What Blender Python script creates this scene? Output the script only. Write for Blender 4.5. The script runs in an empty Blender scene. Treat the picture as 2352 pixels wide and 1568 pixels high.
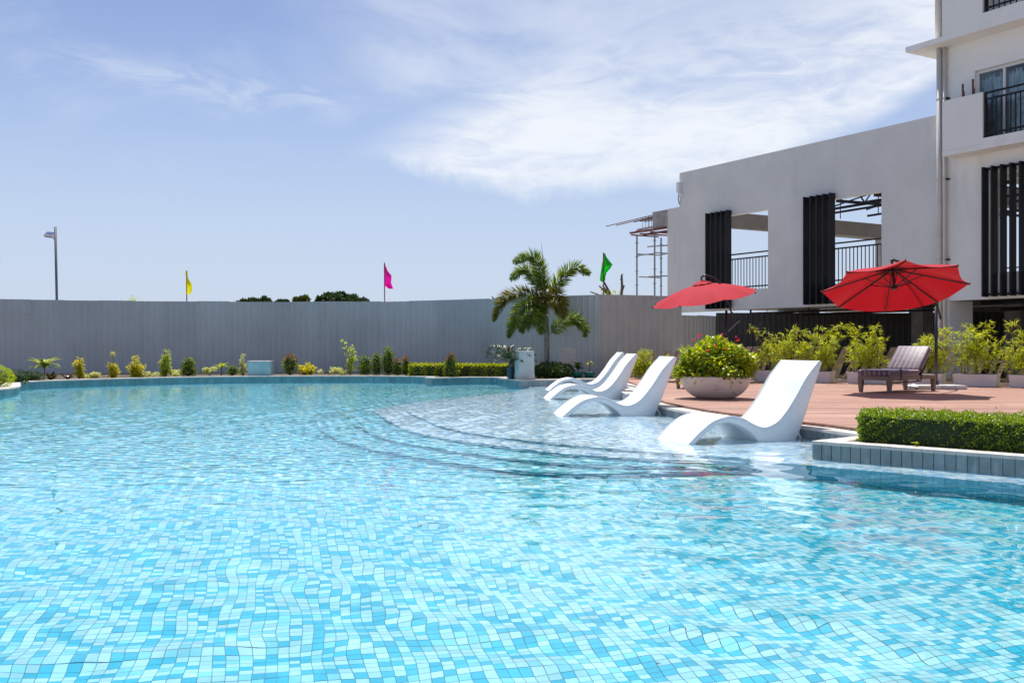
import bpy, bmesh, math, random
import numpy as np
from mathutils import Vector, Matrix
from mathutils.geometry import tessellate_polygon

sc = bpy.context.scene
col = sc.collection
rng = np.random.default_rng(7)
random.seed(7)
R = math.radians

# ------------------------------------------------------------------ camera, sky, sun, exposure
F35 = 2287.0            # focal length in units of a 2352 wide picture
cam = bpy.data.cameras.new('camera'); cam_o = bpy.data.objects.new('camera', cam); col.objects.link(cam_o)
cam_o.location = (0, 0, 1.0); cam_o.rotation_euler = (R(90), 0, 0)
cam.sensor_width = 36; cam.lens = 35.0; cam.shift_y = 0.0026; cam.clip_end = 3000; cam.clip_start = .05
sc.camera = cam_o

SUN_DIR = Vector((-0.05, 0.37, 0.93)).normalized()
sun = bpy.data.lights.new('sun', 'SUN'); sun.energy = 5.0; sun.angle = R(.53); sun.color = (1, .965, .91)
sun_o = bpy.data.objects.new('sun', sun); col.objects.link(sun_o)
sun_o.rotation_euler = SUN_DIR.to_track_quat('Z', 'Y').to_euler()
sun.cycles.is_caustics_light = True

world = bpy.data.worlds.new('World'); sc.world = world; world.use_nodes = True
SKY_STRENGTH = .112
sc.view_settings.view_transform = 'Standard'; sc.view_settings.look = 'None'
sc.view_settings.exposure = 0.36; sc.view_settings.gamma = 1.0; sc.view_settings.use_curve_mapping = False
sc.cycles.use_denoising = True
sc.cycles.max_bounces = 8; sc.cycles.transmission_bounces = 6; sc.cycles.diffuse_bounces = 4; sc.cycles.glossy_bounces = 4
sc.cycles.sample_clamp_indirect = 6.0; sc.cycles.sample_clamp_direct = 0


class NT:
    """small helper for node trees"""
    def __init__(s, nt): s.nt = nt; s.n = nt.nodes; s.l = nt.links
    def new(s, t, **kw):
        n = s.n.new(t)
        for k, v in kw.items(): setattr(n, k, v)
        return n
    def put(s, sock, v):
        if v is None: return
        if hasattr(v, 'links'): s.l.new(v, sock)
        else: sock.default_value = v
    def math(s, op, a, b=None, c=None, clamp=False):
        n = s.new('ShaderNodeMath', operation=op, use_clamp=clamp)
        for i, v in enumerate((a, b, c)): s.put(n.inputs[i], v) if v is not None else None
        return n.outputs[0]
    def mapr(s, v, a, b, c=0., d=1., smooth=True):
        n = s.new('ShaderNodeMapRange', interpolation_type='SMOOTHSTEP' if smooth else 'LINEAR')
        s.put(n.inputs[0], v)
        for i, q in enumerate((a, b, c, d)): s.put(n.inputs[i + 1], q)
        return n.outputs[0]
    def noise(s, vec, scale, detail=4., rough=.55, dist=0.):
        n = s.new('ShaderNodeTexNoise')
        if vec is not None: s.l.new(vec, n.inputs['Vector'])
        n.inputs['Scale'].default_value = scale; n.inputs['Detail'].default_value = detail
        n.inputs['Roughness'].default_value = rough; n.inputs['Distortion'].default_value = dist
        return n.outputs[0]
    def mix(s, f, a, b):
        n = s.new('ShaderNodeMix', data_type='RGBA')
        s.put(n.inputs[0], f); s.put(n.inputs[6], a); s.put(n.inputs[7], b)
        return n.outputs[2]
    def ramp(s, v, stops, const=False):
        n = s.new('ShaderNodeValToRGB'); cr = n.color_ramp
        cr.interpolation = 'CONSTANT' if const else 'LINEAR'
        while len(cr.elements) < len(stops): cr.elements.new(.5)
        for e, (p, c) in zip(cr.elements, stops): e.position = p; e.color = (*c, 1)
        s.put(n.inputs[0], v)
        return n.outputs[0]


def c4(c): return (*c, 1.0)


def build_sky():
    t = NT(world.node_tree); t.n.clear()
    out = t.new('ShaderNodeOutputWorld'); bg = t.new('ShaderNodeBackground')
    bg.inputs[1].default_value = SKY_STRENGTH
    sky = t.new('ShaderNodeTexSky', sky_type='NISHITA')
    sky.sun_disc = False; sky.sun_elevation = math.asin(SUN_DIR.z); sky.sun_rotation = math.atan2(SUN_DIR.x, SUN_DIR.y)
    sky.air_density = 1.0; sky.dust_density = .25; sky.ozone_density = 2.2; sky.altitude = 10
    tc = t.new('ShaderNodeTexCoord'); sep = t.new('ShaderNodeSeparateXYZ'); t.l.new(tc.outputs['Generated'], sep.inputs[0])
    x, y, z = sep.outputs
    az = t.math('ARCTAN2', x, y); el = t.math('ARCSINE', z)
    comb = t.new('ShaderNodeCombineXYZ'); t.l.new(az, comb.inputs[0]); t.l.new(el, comb.inputs[1])
    # wind-drawn coordinates for cirrus: rotated and stretched
    mp = t.new('ShaderNodeMapping'); t.l.new(comb.outputs[0], mp.inputs[0])
    mp.inputs['Rotation'].default_value = (0, 0, R(-18)); mp.inputs['Scale'].default_value = (2.2, 7.5, 1)
    n_big = t.noise(mp.outputs[0], 2.2, 7, .58, .6)
    n_fine = t.noise(mp.outputs[0], 6.5, 8, .62, 1.2)
    n_warp = t.noise(comb.outputs[0], 9.0, 5, .6, .3)
    w = t.math('MULTIPLY', t.math('SUBTRACT', n_warp, .5), .11)
    u = t.math('ADD', az, w); v = t.math('ADD', el, t.math('MULTIPLY', w, .55))
    # the big swoosh on the right: curved lower edge, ragged left end, thinning upwards
    du = t.math('SUBTRACT', u, .10)
    dp = t.math('MAXIMUM', du, 0.); dn = t.math('MINIMUM', du, 0.)
    base = t.math('ADD', t.math('ADD', .150, t.math('MULTIPLY', t.math('MULTIPLY', dp, dp), .95)), t.math('MULTIPLY', t.math('MULTIPLY', dn, dn), .45))
    low = t.mapr(t.math('SUBTRACT', v, base), -.012, .016)
    left = t.mapr(t.math('SUBTRACT', u, t.math('ADD', -.20, t.math('MULTIPLY', t.math('SUBTRACT', v, .17), 1.35))), -.01, .13)
    high = t.mapr(t.math('SUBTRACT', v, base), .05, .19, 1.0, .36)
    streak = t.mapr(t.math('ADD', t.math('MULTIPLY', n_big, .55), t.math('MULTIPLY', n_fine, .45)), .32, .60, .42, 1.0)
    rightfade = t.mapr(u, .5, .8, 1.0, .25)
    main = t.math('MULTIPLY', t.math('MULTIPLY', t.math('MULTIPLY', low, left), t.math('MULTIPLY', high, streak)), rightfade)
    # the thin trail on the left
    line = t.math('SUBTRACT', v, t.math('ADD', .2165, t.math('MULTIPLY', u, -.09)))
    trail = t.math('MULTIPLY', t.mapr(t.math('ABSOLUTE', line),   .0, .030, 1., 0.), t.mapr(t.math('ABSOLUTE', t.math('ADD', u, .29)), .08, .22, 1., 0.))
    trail = t.math('MULTIPLY', trail, t.mapr(n_fine, .36, .70, .04, .34))
    # faint veil everywhere
    veil = t.math('MULTIPLY', t.mapr(n_big, .50, .80), .38)
    veil = t.math('MULTIPLY', veil, t.mapr(el, .12, .30))
    veil2 = t.math('MULTIPLY', t.math('MULTIPLY', t.mapr(v, .205, .27), t.mapr(u, -.27, -.06)), t.mapr(n_big, .28, .66, .15, .55))
    veil = t.math('MAXIMUM', veil, t.math('MULTIPLY', veil2, t.mapr(u, .6, 1.2, 1., .4)))
    d = t.math('MAXIMUM', t.math('MAXIMUM', main, trail), veil, clamp=True)
    d = t.math('MULTIPLY', d, .93)
    # the air's own colour, a touch of humid white low down
    hs = t.new('ShaderNodeHueSaturation'); hs.inputs['Hue'].default_value = .5; hs.inputs['Saturation'].default_value = SKY_SAT; hs.inputs['Value'].default_value = 1.0
    t.l.new(sky.outputs[0], hs.inputs['Color'])
    tint = t.new('ShaderNodeMix', data_type='RGBA', blend_type='MULTIPLY'); tint.inputs[0].default_value = 1
    t.l.new(hs.outputs[0], tint.inputs[6]); tint.inputs[7].default_value = SKY_TINT
    haze = t.mapr(el, -.02, .34, SKY_HAZE, .0)
    skyc = t.mix(haze, tint.outputs[2], SKY_LOW)
    allc = t.mix(d, skyc, CLOUD)
    t.l.new(allc, bg.inputs[0]); t.l.new(bg.outputs[0], out.inputs[0])


SKY_SAT = .90
SKY_TINT = (.735, .725, .82, 1)
SKY_HAZE = .9
SKY_LOW = (4.0, 4.68, 5.9, 1)
CLOUD = (6.35, 6.6, 7.0, 1)
build_sky()

# ------------------------------------------------------------------ materials
MATS = {}


def mat(name, color, rough=.6, var=0., vscale=6., spec=.5, metal=0., bump=0., bscale=60., emit=None, stain=None, coat=0., objvar=0.):
    """principled with large scale variation, optional stains and fine relief"""
    if name in MATS: return MATS[name]
    m = bpy.data.materials.new(name); m.use_nodes = True; MATS[name] = m
    t = NT(m.node_tree); b = t.n['Principled BSDF']
    b.inputs['Roughness'].default_value = rough; b.inputs['Metallic'].default_value = metal
    b.inputs['Specular IOR Level'].default_value = spec
    b.inputs['Coat Weight'].default_value = coat
    geo = t.new('ShaderNodeNewGeometry'); pos = geo.outputs['Position']
    c = None
    if var:
        n = t.noise(pos, vscale, 5, .6)
        c = t.mix(t.mapr(n, .3, .7), c4([q * (1 - var) for q in color]), c4([min(1, q * (1 + var)) for q in color]))
    if stain:
        scol, sscale, sx = stain
        mp = t.new('ShaderNodeMapping'); t.l.new(pos, mp.inputs[0]); mp.inputs['Scale'].default_value = sx
        n2 = t.noise(mp.outputs[0], sscale, 6, .65, .2)
        c = t.mix(t.mapr(n2, .52, .80, 0, .65), c if c is not None else c4(color), c4(scol))
    if objvar:
        hs = t.new('ShaderNodeHueSaturation'); t.put(hs.inputs['Color'], c if c is not None else c4(color))
        t.l.new(t.mapr(t.new('ShaderNodeObjectInfo').outputs['Random'], 0, 1, 1 - objvar, 1 + objvar, False), hs.inputs['Value']); c = hs.outputs[0]
    if c is None: b.inputs['Base Color'].default_value = c4(color)
    else: t.l.new(c, b.inputs['Base Color'])
    if bump:
        bn = t.new('ShaderNodeBump'); bn.inputs['Strength'].default_value = bump; bn.inputs['Distance'].default_value = .01
        t.l.new(t.noise(pos, bscale, 4), bn.inputs['Height']); t.l.new(bn.outputs[0], b.inputs['Normal'])
    return m


def tile_mat(name, stops, per_object=False, rough=.25):
    if name in MATS: return MATS[name]
    m = bpy.data.materials.new(name); m.use_nodes = True; MATS[name] = m
    t = NT(m.node_tree); b = t.n['Principled BSDF']
    if per_object: rnd = t.new('ShaderNodeObjectInfo').outputs['Random']
    else: rnd = t.new('ShaderNodeNewGeometry').outputs['Random Per Island']
    base = t.ramp(rnd, stops, const=True)
    # second, finer random so that no two tiles are quite alike
    r2 = t.math('FRACT', t.math('MULTIPLY', rnd, 91.7))
    hs = t.new('ShaderNodeHueSaturation'); t.l.new(base, hs.inputs['Color']); t.l.new(t.mapr(r2, 0, 1, .88, 1.1, False), hs.inputs['Value'])
    t.l.new(hs.outputs[0], b.inputs['Base Color'])
    b.inputs['Roughness'].default_value = rough
    return m


def leaf_mat(name, cols, trans=.35, rough=.45, gloss=.4):
    """leaf blades: colour differs from leaf to leaf, light shines through"""
    if name in MATS: return MATS[name]
    m = bpy.data.materials.new(name); m.use_nodes = True; MATS[name] = m
    t = NT(m.node_tree); b = t.n['Principled BSDF']; out = t.n['Material Output']
    rnd = t.new('ShaderNodeNewGeometry').outputs['Random Per Island']
    n = len(cols); stops = [(i / max(1, n - 1), c) for i, c in enumerate(cols)]
    cc = t.ramp(rnd, stops)
    t.l.new(cc, b.inputs['Base Color']); b.inputs['Roughness'].default_value = rough; b.inputs['Specular IOR Level'].default_value = gloss
    tr = t.new('ShaderNodeBsdfTranslucent'); hs = t.new('ShaderNodeHueSaturation'); hs.inputs['Value'].default_value = 1.6; hs.inputs['Saturation'].default_value = 1.1
    hs.inputs['Hue'].default_value = .485
    t.l.new(cc, hs.inputs['Color']); t.l.new(hs.outputs[0], tr.inputs['Color'])
    mx = t.new('ShaderNodeMixShader'); mx.inputs[0].default_value = trans
    t.l.new(b.outputs[0], mx.inputs[1]); t.l.new(tr.outputs[0], mx.inputs[2]); t.l.new(mx.outputs[0], out.inputs['Surface'])
    return m


# ------------------------------------------------------------------ mesh helpers
def mesh_np(name, V, faces, m=None, smooth=False):
    """faces: (n,k) int array, or list of such arrays"""
    V = np.asarray(V, dtype=np.float64).reshape(-1, 3)
    if not isinstance(faces, (list, tuple)): faces = [faces]
    faces = [np.asarray(f, dtype=np.int64) for f in faces if len(f)]
    me = bpy.data.meshes.new(name)
    nl = sum(f.size for f in faces); nf = sum(len(f) for f in faces)
    me.vertices.add(len(V)); me.vertices.foreach_set('co', V.astype(np.float32).ravel())
    me.loops.add(nl); me.loops.foreach_set('vertex_index', np.concatenate([f.ravel() for f in faces]).astype(np.int32))
    tot = np.concatenate([np.full(len(f), f.shape[1]) for f in faces]); st = np.concatenate([[0], np.cumsum(tot)[:-1]])
    me.polygons.add(nf); me.polygons.foreach_set('loop_start', st.astype(np.int32)); me.polygons.foreach_set('loop_total', tot.astype(np.int32))
    me.update(calc_edges=True)
    if smooth: me.polygons.foreach_set('use_smooth', np.ones(nf, dtype=bool))
    if m: me.materials.append(m)
    return me


def link(name, me, parent=None, loc=None, rz=None):
    o = bpy.data.objects.new(name, me); col.objects.link(o)
    if parent: o.parent = parent
    if loc is not None: o.location = loc
    if rz is not None: o.rotation_euler = (0, 0, rz)
    return o


def tag(o, label=None, cat=None, group=None, kind=None):
    if label: o['label'] = label
    if cat: o['category'] = cat
    if group: o['group'] = group
    if kind: o['kind'] = kind
    return o


def thing(name, label, cat, loc=(0, 0, 0), rz=0, group=None):
    o = link(name, None, None, loc, rz); o.empty_display_size = .2
    return tag(o, label, cat, group)


class MB:
    """collects boxes, tubes, strips into ONE mesh"""
    def __init__(s): s.v = []; s.f = []
    def add(s, vs, fs):
        k = len(s.v); s.v += [tuple(p) for p in vs]; s.f += [tuple(i + k for i in f) for f in fs]; return s
    def box(s, x0, x1, y0, y1, z0, z1):
        return s.add([(x0, y0, z0), (x1, y0, z0), (x1, y1, z0), (x0, y1, z0), (x0, y0, z1), (x1, y0, z1), (x1, y1, z1), (x0, y1, z1)],
                     [(0, 3, 2, 1), (4, 5, 6, 7), (0, 1, 5, 4), (1, 2, 6, 5), (2, 3, 7, 6), (3, 0, 4, 7)])
    def hexa(s, b, t):
        """b, t: four corners below and above, counter-clockwise"""
        return s.add(list(b) + list(t), [(0, 3, 2, 1), (4, 5, 6, 7), (0, 1, 5, 4), (1, 2, 6, 5), (2, 3, 7, 6), (3, 0, 4, 7)])
    def bar(s, p, q, w, h, up=(0, 0, 1)):
        p = Vector(p); q = Vector(q); d = (q - p).normalized(); u = Vector(up)
        a = d.cross(u)
        if a.length < 1e-4: a = d.cross(Vector((0, 1, 0)))
        a.normalize(); b = a.cross(d).normalized(); a = a * (w / 2); b = b * (h / 2)
        return s.hexa([p - a - b, p + a - b, p + a + b, p - a + b], [q - a - b, q + a - b, q + a + b, q - a + b])
    def tube(s, pts, r, n=8, cap=True):
        pts = [Vector(p) for p in pts]; m = len(pts); rr = r if isinstance(r, (list, tuple)) else [r] * m
        k = len(s.v); prev = None
        for i, p in enumerate(pts):
            d = (pts[min(i + 1, m - 1)] - pts[max(i - 1, 0)]).normalized()
            if prev is None:
                a = d.cross(Vector((0, 0, 1)));
                if a.length < .05: a = d.cross(Vector((0, 1, 0)))
            else: a = prev - d * prev.dot(d)
            a.normalize(); prev = a; b = d.cross(a)
            for j in range(n):
                th = 2 * math.pi * j / n
                s.v.append(tuple(p + (a * math.cos(th) + b * math.sin(th)) * rr[i]))
        for i in range(m - 1):
            for j in range(n):
                s.f.append((k + i * n + j, k + i * n + (j + 1) % n, k + (i + 1) * n + (j + 1) % n, k + (i + 1) * n + j))
        if cap:
            s.f.append(tuple(k + j for j in range(n))[::-1]); s.f.append(tuple(k + (m - 1) * n + j for j in range(n)))
        return s
    def lathe(s, prof, n=32):
        k = len(s.v)
        for r, z in prof:
            for j in range(n):
                th = 2 * math.pi * j / n; s.v.append((r * math.cos(th), r * math.sin(th), z))
        for i in range(len(prof) - 1):
            for j in range(n):
                s.f.append((k + i * n + j, k + i * n + (j + 1) % n, k + (i + 1) * n + (j + 1) % n, k + (i + 1) * n + j))
        return s
    def build(s, name, m, parent=None, smooth=False, loc=None, rz=None, bevel=0.):
        me = bpy.data.meshes.new(name); me.from_pydata(s.v, [], s.f)
        bm = bmesh.new(); bm.from_mesh(me); bmesh.ops.recalc_face_normals(bm, faces=bm.faces)
        if bevel:
            bmesh.ops.bevel(bm, geom=[e for e in bm.edges if len(e.link_faces) == 2 and e.calc_face_angle(0) > .6], offset=bevel, segments=2, affect='EDGES', profile=.6)
        bm.to_mesh(me); bm.free()
        if smooth: me.polygons.foreach_set('use_smooth', [True] * len(me.polygons))
        if m: me.materials.append(m)
        return link(name, me, parent, loc, rz)


def poly_sheet(name, loops, z, m, parent=None):
    """flat sheet from an outer loop and optional hole loops"""
    vl = [[Vector((p[0], p[1], 0)) for p in lp] for lp in loops]
    tris = tessellate_polygon(vl)
    V = [(p.x, p.y, z) for lp in vl for p in lp]
    T = []
    for a, b, c in tris:
        A, B, C = V[a], V[b], V[c]
        cr = (B[0] - A[0]) * (C[1] - A[1]) - (B[1] - A[1]) * (C[0] - A[0])
        if abs(cr) < 1e-9: continue
        T.append((a, b, c) if cr > 0 else (a, c, b))
    return link(name, mesh_np(name, V, np.array(T), m), parent)


def inside(P, poly):
    """vectorised point in polygon"""
    P = np.asarray(P); poly = np.asarray(poly); x, y = P[:, 0], P[:, 1]
    r = np.zeros(len(P), bool); n = len(poly); j = n - 1
    for i in range(n):
        xi, yi = poly[i]; xj, yj = poly[j]
        if yi != yj:
            c = ((yi > y) != (yj > y)) & (x < (xj - xi) * (y - yi) / (yj - yi) + xi); r ^= c
        j = i
    return r


def catmull(pts, per=6, closed=False):
    pts = [np.array(p, float) for p in pts]; n = len(pts); out = []
    for i in range(n if closed else n - 1):
        if closed: p0, p1, p2, p3 = (pts[(i + k) % n] for k in (-1, 0, 1, 2))
        else: p0, p1, p2, p3 = pts[max(i - 1, 0)], pts[i], pts[i + 1], pts[min(i + 2, n - 1)]
        for k in range(per):
            t = k / per
            out.append(.5 * (2 * p1 + (p2 - p0) * t + (2 * p0 - 5 * p1 + 4 * p2 - p3) * t * t + (3 * p1 - p0 - 3 * p2 + p3) * t ** 3))
    if not closed: out.append(pts[-1])
    return np.array(out)


def resample(path, step):
    P = np.asarray(path, float); seg = np.linalg.norm(np.diff(P, axis=0), axis=1); L = np.concatenate([[0], np.cumsum(seg)])
    n = max(1, int(round(L[-1] / step))); s = np.linspace(0, L[-1], n + 1)
    return np.stack([np.interp(s, L, P[:, k]) for k in range(P.shape[1])], 1)


def normals2(P, left=True):
    d = np.gradient(P[:, :2], axis=0); d /= np.linalg.norm(d, axis=1)[:, None] + 1e-9
    n = np.stack([-d[:, 1], d[:, 0]], 1)
    return n if left else -n


def unit(a): return a / (np.linalg.norm(a, axis=-1, keepdims=True) + 1e-9)


def leaves(name, P, D, N, L, W, m, parent, fold=.2, mid=.45):
    """n leaf blades: kite shaped, folded on the midrib"""
    n = len(P); D = unit(np.asarray(D)); N = unit(np.asarray(N)); S = unit(np.cross(D, N)); N = np.cross(S, D)
    L = np.broadcast_to(np.asarray(L, float), (n,))[:, None]; W = np.broadcast_to(np.asarray(W, float), (n,))[:, None]
    M = P + D * L * mid
    V = np.stack([P, M + S * W / 2 + N * W * fold, P + D * L - N * L * .06, M - S * W / 2 + N * W * fold], 1).reshape(-1, 3)
    k = np.arange(n)[:, None] * 4
    Fc = np.concatenate([k + np.array([[0, 1, 2]]), k + np.array([[0, 2, 3]])], 0)
    return link(name, mesh_np(name, V, Fc, m), parent)


def rand_unit(n):
    return unit(rng.normal(size=(n, 3)))


# ------------------------------------------------------------------ picture -> place
def G(px, py, z=0.):
    """point on the level z seen at (px, py)"""
    Y = (1 - z) * F35 / (py - 790.); return ((px - 1176.) * Y / F35, Y, z)


def D_(px, py, Y): return ((px - 1176.) * Y / F35, Y, 1 - (py - 790.) * Y / F35)


# ------------------------------------------------------------------ the pool outline
RIM = .15
SEG1 = [(-11.1, 22.5), (-10.95, 23.2), (-10.35, 24.2), (-9.6, 25.0), (-8.7, 25.75), (-7.8, 26.3), (-6.7, 26.65), (-5.6, 26.85), (-4.4, 26.9), (-3.2, 26.75), (-2.48, 26.4), (-2.05, 26.1)]
SEG2 = [(-2.0, 25.15), (-1.6, 25.55), (-1.2, 25.8), (-.8, 25.85), (-.4, 25.75)]
BLOCK3 = [(-.4, 25.7), (-.3, 24.9), (.15, 23.45)]
BLOCK3B = [(.15, 23.45), (.8, 23.65), (1.5, 24.0), (2.3, 24.3)]
DECK_EDGE = [(2.3, 24.3), (2.44, 22.6), (2.45, 21.3), (2.36, 19.5), (2.2, 17.2), (2.06, 15.6), (2.1, 14.4), (2.32, 13.0), (2.72, 11.6), (3.06, 10.75), (3.19, 10.45), (3.36, 9.85), (3.5, 9.35)]
NP_SIDE = [(3.5, 9.35), (3.2, 9.2), (2.65, 8.76)]
NP_FRONT = [(2.65, 8.76), (3.89, 7.57), (6.2, 5.35), (8.0, 3.6)]
NEAR = [(8.0, 3.6), (8.0, .9), (-11.0, .9), (-11.0, 15.0), (-10.6, 16.6), (-9.95, 17.7)]
ISLAND = [(-9.95, 17.7), (-9.8, 18.3), (-9.78, 19.1), (-9.92, 19.9), (-10.28, 20.8), (-10.75, 21.7), (-11.1, 22.5)]
seg1 = catmull(SEG1, 5); seg2 = catmull(SEG2, 4); b3b = catmull(BLOCK3B, 4); dedge = catmull(DECK_EDGE, 5); isl = catmull(ISLAND, 5)
OUTLINE = np.concatenate([seg1[:-1], [[-2.05, 26.1]], seg2[:-1], np.array(BLOCK3)[:-1], b3b[:-1], dedge[:-1], np.array(NP_SIDE)[:-1], np.array(NP_FRONT)[:-1], np.array(NEAR)[:-1], isl[:-1]])

FLOOR_Z = -.9
LEDGE_Z = -.1
LEDGE = catmull([(.42, 23.2), (.3, 22.1), (-.25, 20.2), (-.85, 18.5), (-1.27, 17.2), (-1.6, 16.1), (-1.66, 15.4), (-1.48, 14.6), (-1.19, 13.4), (-.89, 12.3), (-.54, 11.45), (-.24, 11.0), (.13, 10.5), (.63, 9.95), (1.09, 9.55), (1.52, 9.25), (1.89, 9.0), (2.2, 8.72), (2.36, 8.46)], 5)
STRIP = [(2.36, 8.46), (3.6, 7.27), (5.9, 5.05), (7.7, 3.3)]


def step_ring(k):
    """the ledge outline pushed out by k treads"""
    P = resample(LEDGE, .12); n = normals2(P, left=False)
    if n[len(n) // 2][0] > 0: n = -n
    s = np.linspace(0, 1, len(P)); fac = np.clip(np.minimum(np.clip((s - .06) / .30, 0, 1), np.clip((1.0 - s) / .115, 0, 1)), 0, 1)
    fac = fac * fac * (3 - 2 * fac)
    Q = P.copy(); Q[:, :2] = P[:, :2] + n * (k * .46 * fac)[:, None]
    for _ in range(8): Q[1:-1] = .25 * Q[:-2] + .5 * Q[1:-1] + .25 * Q[2:]
    return Q


rings = [step_ring(k) for k in range(4)]
step_z = [LEDGE_Z, -.3, -.5, -.7]
back = np.array([(3.9, 7.9), (3.6, 9.6), (3.3, 12), (2.9, 15), (2.9, 24.5), (.42, 24.5)])
strip = np.array(STRIP)
ledge_poly = np.concatenate([rings[0], strip[1:], [[9, 4.5]], back])

M_basin = mat('pool_wall_render', (.10, .40, .55), .4, .12, 3)
M_grout = mat('grout', (.06, .30, .38), .8, .1, 8)
M_grout2 = mat('pale_grout', (.55, .66, .71), .8, .1, 8)
FLOOR_STOPS = [(0, (.42, .735, .785)), (.33, (.24, .665, .745)), (.52, (.49, .775, .815)), (.70, (.05, .505, .675))]
LEDGE_STOPS = [(0, (.84, .87, .89)), (.40, (.72, .80, .86)), (.60, (.42, .62, .82)), (.80, (.32, .54, .78)), (.93, (.74, .78, .74))]
RISER_STOPS = [(0, (.12, .55, .72)), (.5, (.20, .63, .78)), (.75, (.08, .45, .66))]
M_floor_t = tile_mat('floor_mosaic', FLOOR_STOPS); M_floor_o = tile_mat('floor_mosaic_piece', FLOOR_STOPS, True)
M_ledge_t = tile_mat('ledge_mosaic', LEDGE_STOPS); M_riser_t = tile_mat('riser_mosaic', RISER_STOPS)


def recv(o): o.cycles.is_caustics_receiver = True; return o


# far part of the floor: too far to tell tiles apart, the material carries them on
def far_floor_mat():
    m = bpy.data.materials.new('far_floor_mosaic'); m.use_nodes = True; t = NT(m.node_tree); b = t.n['Principled BSDF']
    g = t.new('ShaderNodeNewGeometry'); mp = t.new('ShaderNodeMapping'); t.l.new(g.outputs['Position'], mp.inputs[0])
    mp.inputs['Rotation'].default_value = (0, 0, R(-13)); mp.inputs['Scale'].default_value = (20, 20, 0)
    fl = t.new('ShaderNodeVectorMath', operation='FLOOR'); t.l.new(mp.outputs[0], fl.inputs[0])
    wn = t.new('ShaderNodeTexWhiteNoise', noise_dimensions='2D'); t.l.new(fl.outputs[0], wn.inputs[0])
    t.l.new(t.ramp(wn.outputs[0], FLOOR_STOPS, True), b.inputs['Base Color']); b.inputs['Roughness'].default_value = .3
    return m


pool_floor = tag(link('pool_floor', None), kind='structure')
FARY = 14.0
near_floor = [(-14, .5), (10, .5), (10, FARY), (-14, FARY)]
recv(poly_sheet('grout_bed', [near_floor], FLOOR_Z - .004, M_grout, pool_floor))
recv(poly_sheet('far_floor', [[(-14, FARY), (5, FARY), (5, 29), (-14, 29)]], FLOOR_Z - .002, far_floor_mat(), pool_floor))

PITCH = .05
cu, cv = np.array([.9744, .2250]), np.array([-.2250, .9744])


def grid_tiles(poly, holes, ymax, ymin=0.):
    """tile centres on the rotated grid inside a polygon"""
    a = np.arange(-345, 345); A, B = np.meshgrid(a, a); C = (A[..., None] * cu + B[..., None] * cv).reshape(-1, 2) * PITCH + np.array([0, 12.])
    k = (C[:, 1] > ymin) & (C[:, 1] < ymax) & (np.abs(C[:, 0]) < .62 * C[:, 1] + 5.5)
    C = C[k]; k = inside(C, poly)
    for h in holes: k &= ~inside(C, h)
    return C[k]


def tile_mesh(name, C, z, m, parent, sides=False, size=.0470):
    h = size / 2; n = len(C)
    off = np.array([-cu - cv, cu - cv, cu + cv, -cu + cv]) * h
    top = np.zeros((n, 4, 3)); top[..., :2] = C[:, None, :] + off[None]; top[..., 2] = z + rng.normal(0, .0004, (n, 1))
    k = np.arange(n)[:, None] * (8 if sides else 4)
    if sides:
        bot = top.copy(); bot[..., 2] = z - .006; V = np.concatenate([top, bot], 1).reshape(-1, 3)
        q = np.array([[0, 1, 2, 3], [4, 5, 1, 0], [5, 6, 2, 1], [6, 7, 3, 2], [7, 4, 0, 3]])
    else: V = top.reshape(-1, 3); q = np.array([[0, 1, 2, 3]])
    Fc = (k[:, :, None] + q[None]).reshape(-1, 4)
    return recv(tag(link(name, mesh_np(name, V, Fc, m), parent), kind='stuff'))


pool_poly = OUTLINE
step_outer = np.concatenate([rings[3], strip[1:], [[9, 4.5]], back])
C = grid_tiles(pool_poly, [step_outer], FARY, 2.6)
# the 300 tiles that show largest are objects of their own
score = C[:, 1] + np.maximum(0, np.abs(C[:, 0]) - (C[:, 1] * .512)) * 40 + np.maximum(0, 3.84 - C[:, 1]) * 60
order = np.argsort(score); near300, rest = C[order[:300]], C[order[300:]]
tm = tile_mesh('floor_tiles', rest, FLOOR_Z + .002, M_floor_t, pool_floor, sides=False)
h = .0235; one = MB()
a4 = [tuple(np.append((q * h), .0)) for q in (-cu - cv, cu - cv, cu + cv, -cu + cv)]
one.hexa([(p[0], p[1], -.006) for p in a4], a4); proto = one.build('tile', M_floor_o, pool_floor); tile_me = proto.data
for i, c in enumerate(near300):
    o = proto if i == 0 else link('tile', tile_me, pool_floor)
    o.location = (c[0], c[1], FLOOR_Z + .002); recv(o)

pool_ledge = tag(link('pool_ledge', None), kind='structure')
recv(poly_sheet('grout_bed', [ledge_poly], LEDGE_Z - .004, M_grout2, pool_ledge))
C = grid_tiles(ledge_poly, [], 24.5)
tile_mesh('ledge_tiles', C[inside(C, pool_poly)], LEDGE_Z, M_ledge_t, pool_ledge)


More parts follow.
